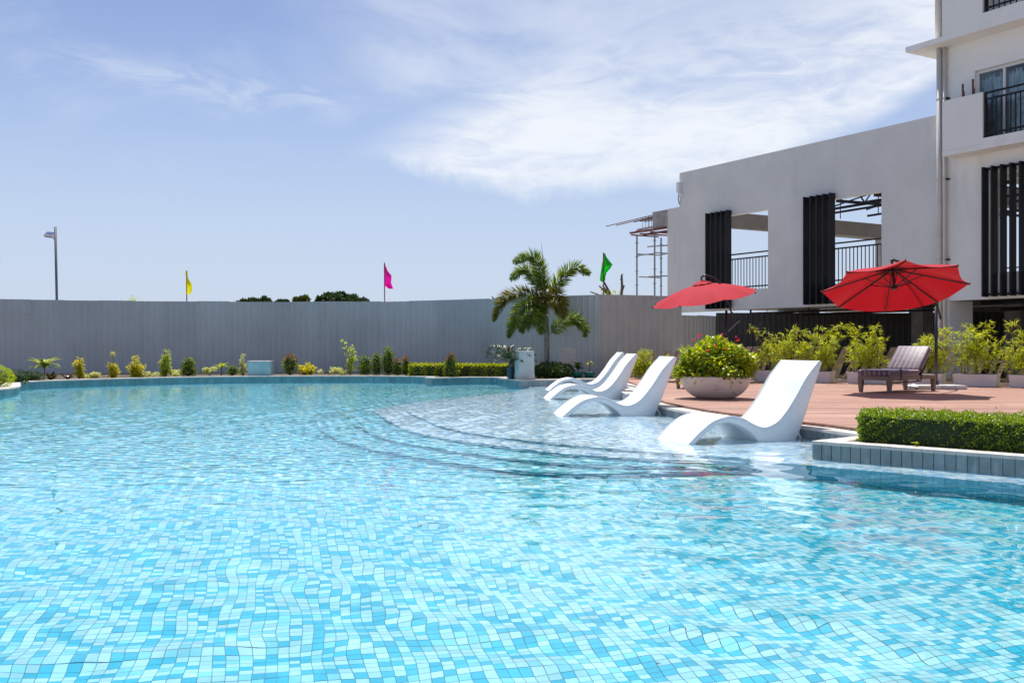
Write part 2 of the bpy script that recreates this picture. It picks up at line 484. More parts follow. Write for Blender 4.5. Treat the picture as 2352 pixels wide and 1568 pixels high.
def riser(path, z0, z1, parent, name='riser'):
    P = resample(path, PITCH); n = len(P); nor = normals2(P, False)
    V = np.zeros((n, 2, 3)); V[:, :, :2] = P[:, None, :2]; V[:, 0, 2] = z0; V[:, 1, 2] = z1
    i = np.arange(n - 1)[:, None] * 2; Fc = i + np.array([[0, 2, 3, 1]])
    recv(link(name, mesh_np(name, V.reshape(-1, 3), Fc, M_grout), parent))
    rows = max(1, int(round((z1 - z0) / PITCH))); hh = (z1 - z0) / rows; out = []
    mid = P.mean(0); sgn = 1.
    nn = nor.copy()
    for r in range(rows):
        a = P[:-1] * .975 + P[1:] * .025; b = P[:-1] * .025 + P[1:] * .975; o = nn[:-1] * .003
        za, zb = z0 + r * hh + .0015, z0 + (r + 1) * hh - .0015
        q = np.zeros((n - 1, 4, 3)); q[:, 0, :2] = a + o; q[:, 1, :2] = b + o; q[:, 2, :2] = b + o; q[:, 3, :2] = a + o
        q[:, :2, 2] = za; q[:, 2:, 2] = zb; out.append(q)
    out = np.concatenate(out); k = np.arange(len(out))[:, None] * 4
    recv(tag(link(name + '_tiles', mesh_np(name + '_tiles', out.reshape(-1, 3), k + np.array([[0, 1, 2, 3]]), M_riser_t), parent), kind='stuff'))


pool_steps = tag(link('pool_steps', None), kind='structure')
for k in range(3):
    ring = np.concatenate([rings[k + 1], rings[k][::-1]])
    recv(poly_sheet('tread', [np.concatenate([rings[k + 1], strip[1:2], back])], step_z[k + 1] - .004, M_grout2, pool_steps))
    C = grid_tiles(np.concatenate([rings[k + 1], strip[1:2], back]), [np.concatenate([rings[k], strip[1:2], back])], 23)
    if len(C): tile_mesh('tread_tiles', C, step_z[k + 1], M_floor_t if k else M_ledge_t, pool_steps)
zz = [FLOOR_Z, -.7, -.5, -.3, LEDGE_Z]
for k in range(4):
    riser(rings[3 - k], zz[k], zz[k + 1], pool_steps)
riser(strip, FLOOR_Z, LEDGE_Z, pool_ledge)
riser(NP_FRONT, LEDGE_Z, 0.0, pool_ledge, 'wall_foot')

# basin walls under the rim
n = len(OUTLINE); V = np.zeros((n, 2, 3)); V[:, :, :2] = OUTLINE[:, None, :]; V[:, 0, 2] = FLOOR_Z - .05; V[:, 1, 2] = RIM - .03
i = np.arange(n)[:, None]; j = (i + 1) % n
basin = recv(tag(link('pool_wall', mesh_np('pool_wall', V.reshape(-1, 3), np.concatenate([i * 2, j * 2, j * 2 + 1, i * 2 + 1], 1), M_basin)), kind='structure'))

# ------------------------------------------------------------------ water: a real, rippled surface
def graded(a, b, s0, s1, lo, hi):
    out = [a]
    while out[-1] < b:
        x = out[-1]; d = max(lo - x, x - hi, 0); out.append(x + s0 + s1 * d)
    return np.array(out)


xs = np.concatenate([graded(-12., 3.2, .022, .004, -2.4, 3.4), graded(3.25, 8.6, .03, .02, 3, 3.3)]); ys = graded(.6, 28., .022, .0009, 2.4, 6.0)
X, Y = np.meshgrid(xs, ys); Z = np.zeros_like(X)
sx_, sy_ = np.gradient(xs)[None, :], np.gradient(ys)[:, None]
for k in range(90):
    lam = .09 * 12 ** rng.random(); kk = 2 * math.pi / lam; th = rng.normal(1.25, .85); slope = .0085 * (1.0 if lam < .5 else .65)
    cx, cy = math.cos(th), math.sin(th)
    samp = lam / np.maximum(np.abs(cx) * sx_ + np.abs(cy) * sy_, 1e-4)
    fade = np.clip((samp - 2.5) / 2.5, 0, 1)
    chop = np.clip((Y - 5.6 - 1.25 * np.clip(X - .2, 0, 2.6)) / 5.0, 0, 1); chop = chop * chop * (3 - 2 * chop)
    if lam < .17: calm = .07 + 2.9 * chop
    elif lam < .27: calm = .16 + .75 * chop
    elif lam < .62: calm = .60 - .50 * chop
    else: calm = .30 - .22 * chop
    Z += slope / kk * fade * calm * np.sin(kk * (X * cx + Y * cy) + rng.random() * 6.28 + .6 * np.sin(X * .9 * cy - Y * .7 * cx + k))
ny, nx = X.shape; idx = np.arange(nx * ny).reshape(ny, nx)
Fc = np.stack([idx[:-1, :-1], idx[:-1, 1:], idx[1:, 1:], idx[1:, :-1]], -1).reshape(-1, 4)
m = bpy.data.materials.new('water'); m.use_nodes = True; t = NT(m.node_tree); t.n.clear(); MATS['water'] = m
g = t.new('ShaderNodeBsdfGlass'); g.inputs['Roughness'].default_value = 0; g.inputs['IOR'].default_value = 1.333; g.inputs['Color'].default_value = (.93, .99, 1, 1)
o_ = t.new('ShaderNodeOutputMaterial'); t.l.new(g.outputs[0], o_.inputs[0])
water = tag(link('water', mesh_np('water', np.stack([X, Y, Z], -1).reshape(-1, 3), Fc, m, True)), kind='structure')
water.cycles.is_caustics_caster = True

# ------------------------------------------------------------------ ground
M_ground = mat('dry_ground', (.30, .26, .21), .9, .25, .6, stain=((.16, .18, .10), .35, (1, 1, 1)))
M_soil = mat('soil', (.075, .055, .04), .95, .3, 9, bump=.6, bscale=40)
B = 1500
poly_sheet('ground', [[(-B, -B), (B, -B), (B, B), (-B, B)], OUTLINE[::-1].tolist()], .085, M_ground)
bpy.data.objects['ground']['kind'] = 'structure'

# fence line, used for the bed behind the pool
FENCE = [(-21, 26.2), (-18, 27.6), (-14.9, 28.9), (-10.5, 30.0), (-6.4, 30.6), (-3.6, 30.2), (-1.0, 28.9), (.88, 27.35), (2.28, 26.35)]
fence_path = catmull(FENCE, 8)
bed = np.concatenate([[[-2.05, 26.1]], np.flipud(seg1), np.flipud(isl), [[-9.95, 16.5], [-16, 16.5], [-21, 20]], fence_path, [[2.3, 24.3]], np.flipud(b3b), [[-.3, 24.9], [-.4, 25.7]], np.flipud(seg2)])
tag(poly_sheet('planting_bed', [bed], .118, M_soil), kind='structure')

# ------------------------------------------------------------------ rim: face tiles and coping stones, piece by piece
M_face = mat('face_tile', (.20, .245, .25), .6, .16, 4, stain=((.40, .50, .52), 9.0, (1.8, 1.8, .30)), bump=.1, objvar=.12)
M_face_far = mat('pool_lit_face_tile', (.13, .27, .295), .55, .14, 3, stain=((.26, .46, .48), 6.0, (1.6, 1.6, .3)), objvar=.10)  # teal light reflected off the pool is put into this tile colour
M_face2 = mat('grey_face_tile', (.25, .275, .28), .6, .14, 4, stain=((.48, .53, .55), 8.0, (1.6, 1.6, .3)), bump=.1, objvar=.12)
M_cope = mat('coping_stone', (.60, .54, .485), .7, .10, 5, stain=((.42, .37, .33), 4, (1, 1, 1)), bump=.15, objvar=.06)


def rim(name, label, path, step, top, side, m_face=M_face, depth=.22, kind='structure', cat=None, face_low=-.06, limit=999):
    """path along the water; side=+1 when the land lies on its left"""
    root = link(name, None); tag(root, label, cat, kind=kind)
    P = resample(path, step); nor = normals2(P, True) * side
    for i in range(len(P) - 1):
        if i > limit: break
        a, b = P[i], P[i + 1]; d = b - a; l = np.linalg.norm(d); d /= l; nn = unit(nor[i] + nor[i + 1]); g = .0035
        na, nb = nor[i], nor[i + 1]
        j1 = random.uniform(-.002, .002)
        p = lambda q, o, z: (q[0] + o[0], q[1] + o[1], z)
        A, Bq = a + d * g, b - d * g
        mb = MB(); mb.hexa([p(A, -nn * (.012 + j1), face_low), p(Bq, -nn * (.012 + j1), face_low), p(Bq, nb * .02, face_low), p(A, na * .02, face_low)],
                           [p(A, -nn * (.012 + j1), top - .028), p(Bq, -nn * (.012 + j1), top - .028), p(Bq, nb * .02, top - .028), p(A, na * .02, top - .028)])
        recv(mb.build('face_tile', m_face, root))
        mb = MB(); e = .022
        A2, B2 = a + d * .001, b - d * .001
        mb.hexa([p(A2, -nn * e, top - .028), p(B2, -nn * e, top - .028), p(B2, nb * depth, top - .028), p(A2, na * depth, top - .028)],
                [p(A2, -nn * (e - .006), top + j1 * .5), p(B2, -nn * (e - .006), top + j1 * .5), p(B2, nb * depth, top + j1 * .5), p(A2, na * depth, top + j1 * .5)])
        mb.build('coping_stone', M_cope, root)
    return root


rim('far_rim', 'long curved tiled pool rim below the metal fence', seg1, .155, RIM, 1, M_face_far)
rim('middle_rim', 'short tiled pool rim in front of the low clipped hedge', seg2, .155, RIM, 1, M_face_far)
rim('pedestal_rim', 'tiled rim below the pale pedestal', BLOCK3, .12, RIM + .01, 1, M_face_far, depth=.3)
rim('pedestal_rim', 'grey tiled rim behind the far white loungers', b3b, .12, RIM + .01, 1, M_face2, depth=.3)
rim('deck_rim', 'grey tiled rim along the wooden deck', dedge, .11, .118, 1, M_face2, depth=.24)
rim('island_rim', 'rounded tiled rim of the left planting island', isl, .15, RIM, 1, M_face_far, depth=.34)
np_root = rim('near_planter_rim', 'tiled rim of the raised planter with the box hedge', np.array(NP_SIDE), .1, RIM, 1, M_face2, depth=.18)
rim('near_planter_rim', 'row of grey face tiles below the box hedge', np.array([(2.65, 8.76), (3.89, 7.57), (5.3, 6.215)]), .0875, RIM, 1, M_face, depth=.19)
# small return where the two far rims meet
mb = MB(); mb.box(-2.22, -2.012, 25.15, 26.12, -.06, RIM - .004); recv(mb.build('rim_return', M_face)); tag(bpy.data.objects['rim_return'], kind='structure')
# soil of the near planter
np_poly = [(2.85, 8.78), (3.95, 7.75), (6.3, 5.5), (7.4, 6.2), (4.6, 9.6), (3.6, 9.42), (3.25, 9.1)]
tag(poly_sheet('planter_soil', [np_poly], RIM - .035, M_soil), kind='structure')

# ------------------------------------------------------------------ wooden deck, board by board
def board_mat():
    m = bpy.data.materials.new('deck_board'); m.use_nodes = True; t = NT(m.node_tree); b = t.n['Principled BSDF']
    g = t.new('ShaderNodeNewGeometry'); oi = t.new('ShaderNodeObjectInfo')
    mp = t.new('ShaderNodeMapping'); t.l.new(g.outputs['Position'], mp.inputs[0]); mp.inputs['Scale'].default_value = (.7, 14, 1)
    sh = t.new('ShaderNodeVectorMath', operation='ADD'); t.l.new(mp.outputs[0], sh.inputs[0])
    cb = t.new('ShaderNodeCombineXYZ'); t.l.new(t.math('MULTIPLY', oi.outputs['Random'], 37), cb.inputs[0]); t.l.new(cb.outputs[0], sh.inputs[1])
    n1 = t.noise(sh.outputs[0], 3.0, 6, .65, .4); n2 = t.noise(g.outputs['Position'], .9, 4, .6)
    a = t.mix(t.mapr(n1, .3, .72), (.29, .145, .105, 1), (.42, .235, .175, 1))
    a = t.mix(t.mapr(n2, .45, .75, 0, .5), a, (.50, .31, .245, 1))
    hs = t.new('ShaderNodeHueSaturation'); t.l.new(a, hs.inputs['Color']); t.l.new(t.mapr(oi.outputs['Random'], 0, 1, .86, 1.12, False), hs.inputs['Value'])
    t.l.new(hs.outputs[0], b.inputs['Base Color']); b.inputs['Roughness'].default_value = .62
    bp = t.new('ShaderNodeBump'); bp.inputs['Strength'].default_value = .25; bp.inputs['Distance'].default_value = .004; t.l.new(n1, bp.inputs['Height']); t.l.new(bp.outputs[0], b.inputs['Normal'])
    return m


M_board = board_mat(); DECK_Z = .15
deck = tag(link('deck', None), kind='structure')
M_under = mat('dark_gap_backing', (.06, .035, .028), .9)  # dark sheet laid under the boards to darken their gaps
ed = dedge[np.argsort(dedge[:, 1])]


def deck_left(y):
    if y < 9.85: return 3.62 + (9.85 - y) * .75
    return float(np.interp(y, ed[:, 1], ed[:, 0])) + .20


def slat_x(y): return 2.45 + (25.9 - y) * 1.279


under = [(deck_left(y) + .03, y) for y in np.arange(8.2, 24.4, .4)]
under = under + [(2.7, 25.6)] + [(slat_x(y) + .3, y) for y in np.arange(25.5, 17.4, -1.)] + [(13.6, 17), (13.6, 8.2)]
poly_sheet('deck_base', [under], .118 + .003, M_under, deck)
y = 8.3; row = 0
while y < 25.6:
    w = .145; x0 = deck_left(min(y + w / 2, 24.3)) if y < 24.3 else 2.75; x1 = min(slat_x(y) + .25, 13.5)
    x = x0; first = True
    while x < x1 - .05:
        ln = random.uniform(1.2, 4.6) if first else 4.6
        xe = min(x + ln, x1); first = False
        if x1 - xe < .6: xe = x1
        ya, yb = y + .004, y + w - .004
        xl0 = deck_left(min(ya, 24.3)) + random.uniform(-.006, .006) if x == x0 else x + .002
        xl1 = deck_left(min(yb, 24.3)) + random.uniform(-.006, .006) if x == x0 else x + .002
        dz = random.uniform(-.0012, .0012)
        mb = MB(); mb.hexa([(xl0, ya, DECK_Z - .024), (xe - .002, ya, DECK_Z - .024), (xe - .002, yb, DECK_Z - .024), (xl1, yb, DECK_Z - .024)],
                           [(xl0, ya, DECK_Z + dz), (xe - .002, ya, DECK_Z + dz), (xe - .002, yb, DECK_Z + dz), (xl1, yb, DECK_Z + dz)])
        mb.build('board', M_board, deck)
        x = xe
    y += w; row += 1
# pale landing block beside the loungers
st = thing('concrete_step', 'pale concrete landing block at the deck edge behind the lounger row', 'step', (2.22, 18.2, 0))
M_conc = mat('pale_concrete', (.56, .53, .50), .8, .1, 4, bump=.2)
recv(MB().box(-.22, .1, -.95, .95, -.1, .112).build('block', M_conc, st, bevel=.012))
MB().box(-.24, .1, -.97, .97, .114, .142).build('slab', M_cope, st, bevel=.008)

# ------------------------------------------------------------------ corrugated metal fence, sheet by sheet
M_fence = mat('fence_sheet', (.50, .52, .535), .42, .07, .5, spec=.45, stain=((.33, .36, .375), 1.1, (1, 1, .3)), objvar=.06)
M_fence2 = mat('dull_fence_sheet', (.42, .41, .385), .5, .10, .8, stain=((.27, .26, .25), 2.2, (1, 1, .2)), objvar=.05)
M_dark = mat('dark_steel', (.010, .0105, .0145), .5, .15, 3, spec=.3)
M_screw = mat('screw', (.06, .06, .06), .5)


def sheet_profile(w, rib=.19):
    """(along, out) points of one trapezoid-ribbed sheet"""
    out = [(0, 0)]; n = max(1, int(round(w / rib)))
    for i in range(n):
        c = (i + .5) * w / n
        out += [(c - .055, 0), (c - .05, .004), (c - .045, 0), (c - .024, 0), (c - .012, .024), (c + .012, .024), (c + .024, 0), (c + .055, 0), (c + .06, .004), (c + .065, 0)]
    out.append((w, 0)); return out


def metal_fence(name, label, path, z0, ztop, m, side=1., width=.95, screws=True, jitter=.012):
    root = thing(name, label, 'fence')
    P = resample(path, width); scr = MB()
    for i in range(len(P) - 1):
        a, b = P[i], P[i + 1]; d = (b - a); w = np.linalg.norm(d); d = d / w; nn = np.array([d[1], -d[0]]) * side
        pr = sheet_profile(w + .02); zt = (ztop(a, b) if callable(ztop) else ztop) + random.uniform(-jitter, jitter)
        off = random.uniform(0, .006)
        V = []
        for (u, q) in pr:
            p = a + d * u + nn * (q + off); V += [(p[0], p[1], z0), (p[0], p[1], zt)]
        k = np.arange(len(pr) - 1)[:, None] * 2
        link('sheet', mesh_np('sheet', V, k + np.array([[0, 2, 3, 1]]), m), root)
        if screws:
            for hz in (.22, .52, .8, .96):
                for u in (pr[5][0] + .012, pr[-6][0] - .012, pr[len(pr) // 2][0] + .05):
                    p = a + d * (u - .055) + nn * (off + .004); z = z0 + (zt - z0) * hz
                    scr.box(p[0] - .007, p[0] + .007, p[1] - .007, p[1] + .007, z - .008, z + .008)
        # post and rail behind
        q = a - nn * .06
        MB().box(q[0] - .025, q[0] + .025, q[1] - .025, q[1] + .025, .05, zt - .1).build('post', M_dark, root)
    if screws: tag(scr.build('screws', M_screw, root), kind='stuff')
    return root


metal_fence('metal_fence', 'long grey corrugated metal fence behind the pool', fence_path, .1, 2.3, M_fence)
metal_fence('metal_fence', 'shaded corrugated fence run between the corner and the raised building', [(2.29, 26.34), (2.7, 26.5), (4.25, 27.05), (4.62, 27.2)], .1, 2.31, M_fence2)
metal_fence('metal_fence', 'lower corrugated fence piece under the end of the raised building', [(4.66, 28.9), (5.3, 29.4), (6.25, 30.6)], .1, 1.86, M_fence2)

# ------------------------------------------------------------------ the building
def Fp(t, s, z): return (11.37 - .51 * t + .86 * s, 24 + .86 * t + .51 * s, z)


def fbox(t0, t1, s0, s1, z0, z1, mb=None):
    mb = mb or MB()
    return mb.hexa([Fp(t0, s0, z0), Fp(t1, s0, z0), Fp(t1, s1, z0), Fp(t0, s1, z0)], [Fp(t0, s0, z1), Fp(t1, s0, z1), Fp(t1, s1, z1), Fp(t0, s1, z1)])


M_wall = mat('plaster', (.68, .67, .65), .85, .05, .9, stain=((.56, .545, .52), 1.3, (1.4, 1.4, .22)), bump=.08, bscale=90)
M_wall2 = mat('tower_plaster', (.80, .79, .765), .85, .04, .7, stain=((.56, .55, .53), .8, (1, 1, .3)), bump=.08, bscale=90)
M_raw = mat('raw_concrete', (.36, .345, .325), .9, .22, 3, stain=((.22, .21, .20), 3, (1, 1, .5)), bump=.3)
M_brownbeam = mat('beam_paint', (.17, .15, .13), .8, .1, 2)
M_pipe = mat('pipe_paint', (.60, .57, .53), .5, .05, 3)


def wall_grid(name, tb, zb, solid, s0, s1, m, parent):
    """a wall with real openings; cells of a t-z grid, solid or not"""
    mb = MB(); nt_, nz_ = len(tb) - 1, len(zb) - 1
    S = lambda i, j: 0 <= i < nt_ and 0 <= j < nz_ and solid(.5 * (tb[i] + tb[i + 1]), .5 * (zb[j] + zb[j + 1]))
    for i in range(nt_):
        for j in range(nz_):
            if not S(i, j): continue
            a, b, c, d = tb[i], tb[i + 1], zb[j], zb[j + 1]
            mb.add([Fp(a, s0, c), Fp(b, s0, c), Fp(b, s0, d), Fp(a, s0, d)], [(0, 1, 2, 3)])
            mb.add([Fp(a, s1, c), Fp(b, s1, c), Fp(b, s1, d), Fp(a, s1, d)], [(3, 2, 1, 0)])
            if not S(i - 1, j): mb.add([Fp(a, s0, c), Fp(a, s0, d), Fp(a, s1, d), Fp(a, s1, c)], [(0, 1, 2, 3)])
            if not S(i + 1, j): mb.add([Fp(b, s0, c), Fp(b, s1, c), Fp(b, s1, d), Fp(b, s0, d)], [(0, 1, 2, 3)])
            if not S(i, j - 1): mb.add([Fp(a, s0, c), Fp(a, s1, c), Fp(b, s1, c), Fp(b, s0, c)], [(0, 1, 2, 3)])
            if not S(i, j + 1): mb.add([Fp(a, s0, d), Fp(b, s0, d), Fp(b, s1, d), Fp(a, s1, d)], [(0, 1, 2, 3)])
    me = bpy.data.meshes.new(name); me.from_pydata(mb.v, [], mb.f)
    bm = bmesh.new(); bm.from_mesh(me); bmesh.ops.remove_doubles(bm, verts=bm.verts, dist=1e-4); bmesh.ops.recalc_face_normals(bm, faces=bm.faces); bm.to_mesh(me); bm.free()
    me.materials.append(m); return link(name, me, parent)


ZB, ZO0, ZO1, ZT = 2.08, 2.69, 5.07, 6.77
annex = thing('annex_building', 'low raised annex with two open window bays and black fin screens', 'building')
ztop_noise = [1.22, 2.97, 5.38, 7.11, 9.5, 11.2, 11.83]
wall_grid('wall', ztop_noise, [ZB, ZO0, ZO1, 5.63, ZT], lambda t, z: not ((2.97 < t < 5.38 or 7.11 < t < 9.5) and ZO0 < z < ZO1) and not (t > 11.2 and z > 5.63), 0, .2, M_wall, annex)
# floor slab over the open ground floor, cross beams, inner columns
fbox(1.3, 11.75, .204, 9.5, 2.22, 2.45).build('floor_slab', M_raw, annex)
fbox(1.3, 11.6, .204, .55, ZB + .004, 2.216).build('edge_beam', M_wall, annex)
fbox(10.35, 10.62, .204, 9.5, 4.94, 5.46).build('cross_beam', M_brownbeam, annex)
fbox(6.36, 6.64, .204, 9.5, 4.36, 4.80).build('cross_beam', M_brownbeam, annex)
fbox(2.2, 2.5, .204, 9.5, 4.9, 5.4).build('cross_beam', M_brownbeam, annex)
for tt, ss in ((10.5, 9.2), (6.5, 9.2), (2.4, 9.2)): fbox(tt - .2, tt + .2, ss, ss + .4, 2.452, 5.4).build('column', M_raw, annex)
for tt, ss in ((9.6, 4.2), (5.1, 4.2), (2.6, 5.2)): fbox(tt - .25, tt + .25, ss, ss + .5, .086, 2.216).build('column', M_raw, annex)
# steel roof trusses over the open bay
for tt in (4.7, 3.4):
    tr = MB()
    for z in (5.05, 5.62): tr.bar(Fp(tt, .25, z), Fp(tt, 9.2, z + .15), .06, .08)
    for k in range(9):
        a, b = .4 + k, 1.4 + k
        tr.bar(Fp(tt, a, 5.07), Fp(tt, (a + b) / 2, 5.62), .035, .035); tr.bar(Fp(tt, (a + b) / 2, 5.62), Fp(tt, b, 5.09), .035, .035)
        if k % 2 == 0: tr.bar(Fp(tt, a, 5.07), Fp(tt, a, 4.55), .02, .02)
    tr.build('roof_truss', M_dark, annex)
for ss in (1.5, 3.2, 5.0, 6.8): MB().bar(Fp(1.4, ss, 5.68), Fp(7.0, ss, 5.68), .06, .12).build('purlin', M_dark, annex)
for ss, z_ in ((1.1, 4.98), (2.6, 5.3), (4.2, 5.1)): MB().bar(Fp(5.6, ss, z_), Fp(1.5, ss, z_ + .05), .05, .07).build('tie_beam', M_dark, annex)
for ss in (.8, 2.2, 3.6, 5.2): MB().bar(Fp(5.3, ss, 5.0), Fp(3.0, ss + .6, 5.55), .035, .035).build('brace', M_dark, annex); MB().bar(Fp(5.5, ss + .3, 4.86), Fp(1.8, ss + .9, 5.02), .05, .06).build('tie_beam', M_dark, annex)
for ss, tt0 in ((2.4, 4.9), (5.4, 4.4)): MB().bar(Fp(tt0, ss, 4.62), Fp(1.6, ss, 5.0), .05, .05).build('brace', M_dark, annex)


def railing(parent, t0, t1, s, z0, ztop, n, top_gap=.15, name='railing'):
    root = link(name, None, parent)
    MB().bar(Fp(t0, s, ztop), Fp(t1, s, ztop), .05, .04).build('rail', M_dark, root)
    MB().bar(Fp(t0, s, ztop - top_gap), Fp(t1, s, ztop - top_gap), .04, .04).build('rail', M_dark, root)
    MB().bar(Fp(t0, s, z0 + .1), Fp(t1, s, z0 + .1), .04, .04).build('rail', M_dark, root)
    for k in range(n):
        t_ = t0 + (t1 - t0) * (k + .5) / n
        MB().bar(Fp(t_, s, z0), Fp(t_, s, ztop - top_gap), .022, .022, (0, 1, 0)).build('baluster', M_dark, root)
    for t_ in (t0 + .02, t1 - .02): MB().bar(Fp(t_, s, z0), Fp(t_, s, ztop), .045, .045, (0, 1, 0)).build('post', M_dark, root)
    return root


railing(annex, 7.13, 9.48, .1, ZO0, 3.83, 18)
railing(annex, 2.99, 5.36, .1, ZO0, 3.83, 18)
railing(annex, 5.9, 10.9, 9.3, 2.46, 3.55, 30)
railing(annex, 1.5, 5.6, 9.3, 2.46, 3.55, 26)


def screen(parent, t0, n, z0=2.13, z1=5.22, sp=.235, deep=.25):
    root = link('fin_screen', None, parent)
    for k in range(n):
        t_ = t0 - k * sp
        fbox(t_ - .022, t_ + .022, -deep, -.03, z0, z1).build('fin', M_dark, root)
    a, b = t0 + .022, t0 - (n - 1) * sp - .022
    for z in (z0 + .03, z1 - .06): fbox(b + .05, a - .05, -.13, -.028, z, z + .05).build('rail', M_dark, root)
    for z in (z0 + .6, z1 - .6): fbox(b + .1, b + .16, -.05, .0, z, z + .08).build('bracket', M_dark, root)
    return root


screen(annex, 9.62, 5); screen(annex, 5.47, 5)
# services under the slab
for s_, z_, t0_, t1_ in ((.75, 1.98, 1.6, 8.6), (1.5, 1.92, 1.6, 9.4)):
    pp = MB().tube([Fp(t0_, s_, z_), Fp(t1_, s_, z_), Fp(t1_, s_, 2.2)], .03, 8).build('service_pipe', M_dark, annex)
    for k in range(4): MB().bar(Fp(t0_ + 1.2 + k * 1.7, s_, z_), Fp(t0_ + 1.2 + k * 1.7, s_, 2.21), .012, .012, (0, 1, 0)).build('hanger', M_dark, pp)
M_lampgrey = mat('lamp_housing', (.20, .21, .22), .5)
fbox(6.3, 7.5, .8, .92, 2.02, 2.09).build('tube_light', M_lampgrey, annex)
# camera and junction box on the far edge
cc = link('security_camera', None, annex); M_white = mat('white_plastic', (.75, .75, .76), .4)
MB().tube([Fp(11.75, -.02, 2.3), Fp(11.75, -.2, 2.27)], .045, 10).build('camera_body', M_white, cc); MB().tube([Fp(11.75, -.205, 2.269), Fp(11.75, -.22, 2.266)], .035, 10).build('camera_lens', M_dark, cc)
fbox(11.1, 11.22, -.12, -.002, 6.1, 6.45).build('junction_box', M_white, annex); fbox(11.02, 11.12, -.1, -.002, 5.95, 6.08).build('junction_box', M_white, annex)
MB().tube([Fp(11.18, -.04, 6.1), Fp(11.2, -.06, 5.9), Fp(11.16, -.04, 5.72)], .015, 6).build('cable', M_dark, annex)
# fence under the slab; the slab's shade is put into its near-black colour
metal_fence('metal_fence', 'corrugated fence, dark from the shade under the raised annex', [(6.3, 30.75), (9.5, 30.9), (13.2, 30.6), (16.5, 29.6)], .09, 1.965, mat('shade_dark_fence_sheet', (.045, .042, .04), .6, .2, 1.5), width=1.0, screws=False)

tower = thing('apartment_tower', 'white apartment tower with balcony and downpipes on the right', 'building')
wall_grid('wall', [-9, -2.3, -.28, .22, .91, 1.216], [ZB, ZO0, ZO1, 5.72, 7.62, 14], lambda t, z: not (-2.3 < t < -.28 and ZO0 < z < ZO1) and not (-2.3 < t < .22 and 5.72 < z < 7.62), -.03, .2, M_wall2, tower)
fbox(.91, 1.216, -.03, .9, 0.086, ZB - .002).build('pier', M_wall2, tower)
fbox(-9, 1.2, .204, 9.5, 2.2, 2.45).build('floor_slab', M_raw, tower)
fbox(-9, 1.2, .204, 9.5, 5.45, 5.7).build('floor_slab', M_raw, tower)
fbox(-9, 1.2, .204, 9.5, 8.2, 8.45).build('floor_slab', M_raw, tower)
fbox(1.0, 1.2, .204, 9.5, 5.702, 14).build('side_wall', M_wall2, tower)
fbox(-9, .98, 4.0, 4.2, 5.702, 8.196).build('back_wall', M_wall, tower)
fbox(-9, 6.5, 7.0, 7.2, .09, 2.196).build('back_wall', M_brownbeam, tower)  # dark wall added to close the bright sky gap under the tower
for z_, s_ in ((2.05, 1.2), (1.9, 2.0)): MB().tube([Fp(-9, s_, z_), Fp(.85, s_, z_)], .05, 8).build('service_pipe', M_dark, tower)
for k in range(9): fbox(-9, .9, .9 + k * .9, 1.0 + k * .9, 5.2, 5.445).build('ceiling_joist', M_pipe, tower)
for z_ in (3.6, 3.3): MB().bar(Fp(-9, 8.9, z_), Fp(.9, 8.9, z_), .05, .05).build('rail', M_dark, tower)
fbox(-9, .9, 8.5, 8.7, 4.1, 4.6).build('cross_beam', M_brownbeam, tower)
screen(tower, -.13, 12)
# cornice slab running past the corner
fbox(-9, 1.79, -.55, -.034, 8.39, 8.52).build('cornice_slab', M_wall2, tower)
fbox(1.22, 1.788, -.032, .9, 8.392, 8.518).build('cornice_return', M_wall2, tower)
fbox(-.34, .74, -.548, -.42, 8.522, 14).build('upper_parapet', M_wall2, tower)
fbox(-9, -.342, -.548, -.42, 8.522, 8.78).build('upper_fascia', M_wall2, tower)
r_ = railing(tower, -8.9, -.36, -.48, 8.79, 9.9, 60)
# balcony
bal = link('balcony', None, tower)
fbox(-9, .74, -.55, -.034, 5.58, 5.70).build('floor_slab', M_wall2, bal)
fbox(-.34, .74, -.548, -.43, 5.702, 6.93).build('parapet', M_wall2, bal, bevel=.012)
fbox(.625, .738, -.428, -.034, 5.702, 6.925).build('parapet', M_wall2, bal)
fbox(-9, -.342, -.548, -.43, 5.702, 5.84).build('fascia', M_wall2, bal)
railing(bal, -3.2, -.36, -.49, 5.845, 6.90, 24)
for z_ in (6.93, 6.4): pass
# balcony door: frame, panes, curtains
door = link('balcony_door', None, tower)
M_frame = mat('white_frame', (.72, .72, .72), .4); M_curtain = mat('curtain', (.72, .78, .82), .9, .25, 5, stain=((.16, .19, .22), 4, (1, 1, .6)))
M_glass = bpy.data.materials.new('window_glass'); M_glass.use_nodes = True
t = NT(M_glass.node_tree); t.n.clear(); o_ = t.new('ShaderNodeOutputMaterial'); mx = t.new('ShaderNodeMixShader'); fr = t.new('ShaderNodeFresnel'); fr.inputs[0].default_value = 1.5; tr = t.new('ShaderNodeBsdfTransparent'); tr.inputs[0].default_value = (.86, .92, .94, 1); gl = t.new('ShaderNodeBsdfGlossy'); gl.inputs['Roughness'].default_value = .02; t.l.new(fr.outputs[0], mx.inputs[0]); t.l.new(tr.outputs[0], mx.inputs[1]); t.l.new(gl.outputs[0], mx.inputs[2]); t.l.new(mx.outputs[0], o_.inputs[0])
for a, b in ((.16, .22), (-.52, -.46), (-1.2, -1.14), (-1.9, -1.84)): fbox(a, b, .06, .12, 5.72, 7.62).build('frame', M_frame, door)
fbox(-2.3, .16, .062, .118, 7.55, 7.62).build('frame', M_frame, door); fbox(-2.3, .16, .062, .118, 5.72, 5.8).build('frame', M_frame, door)
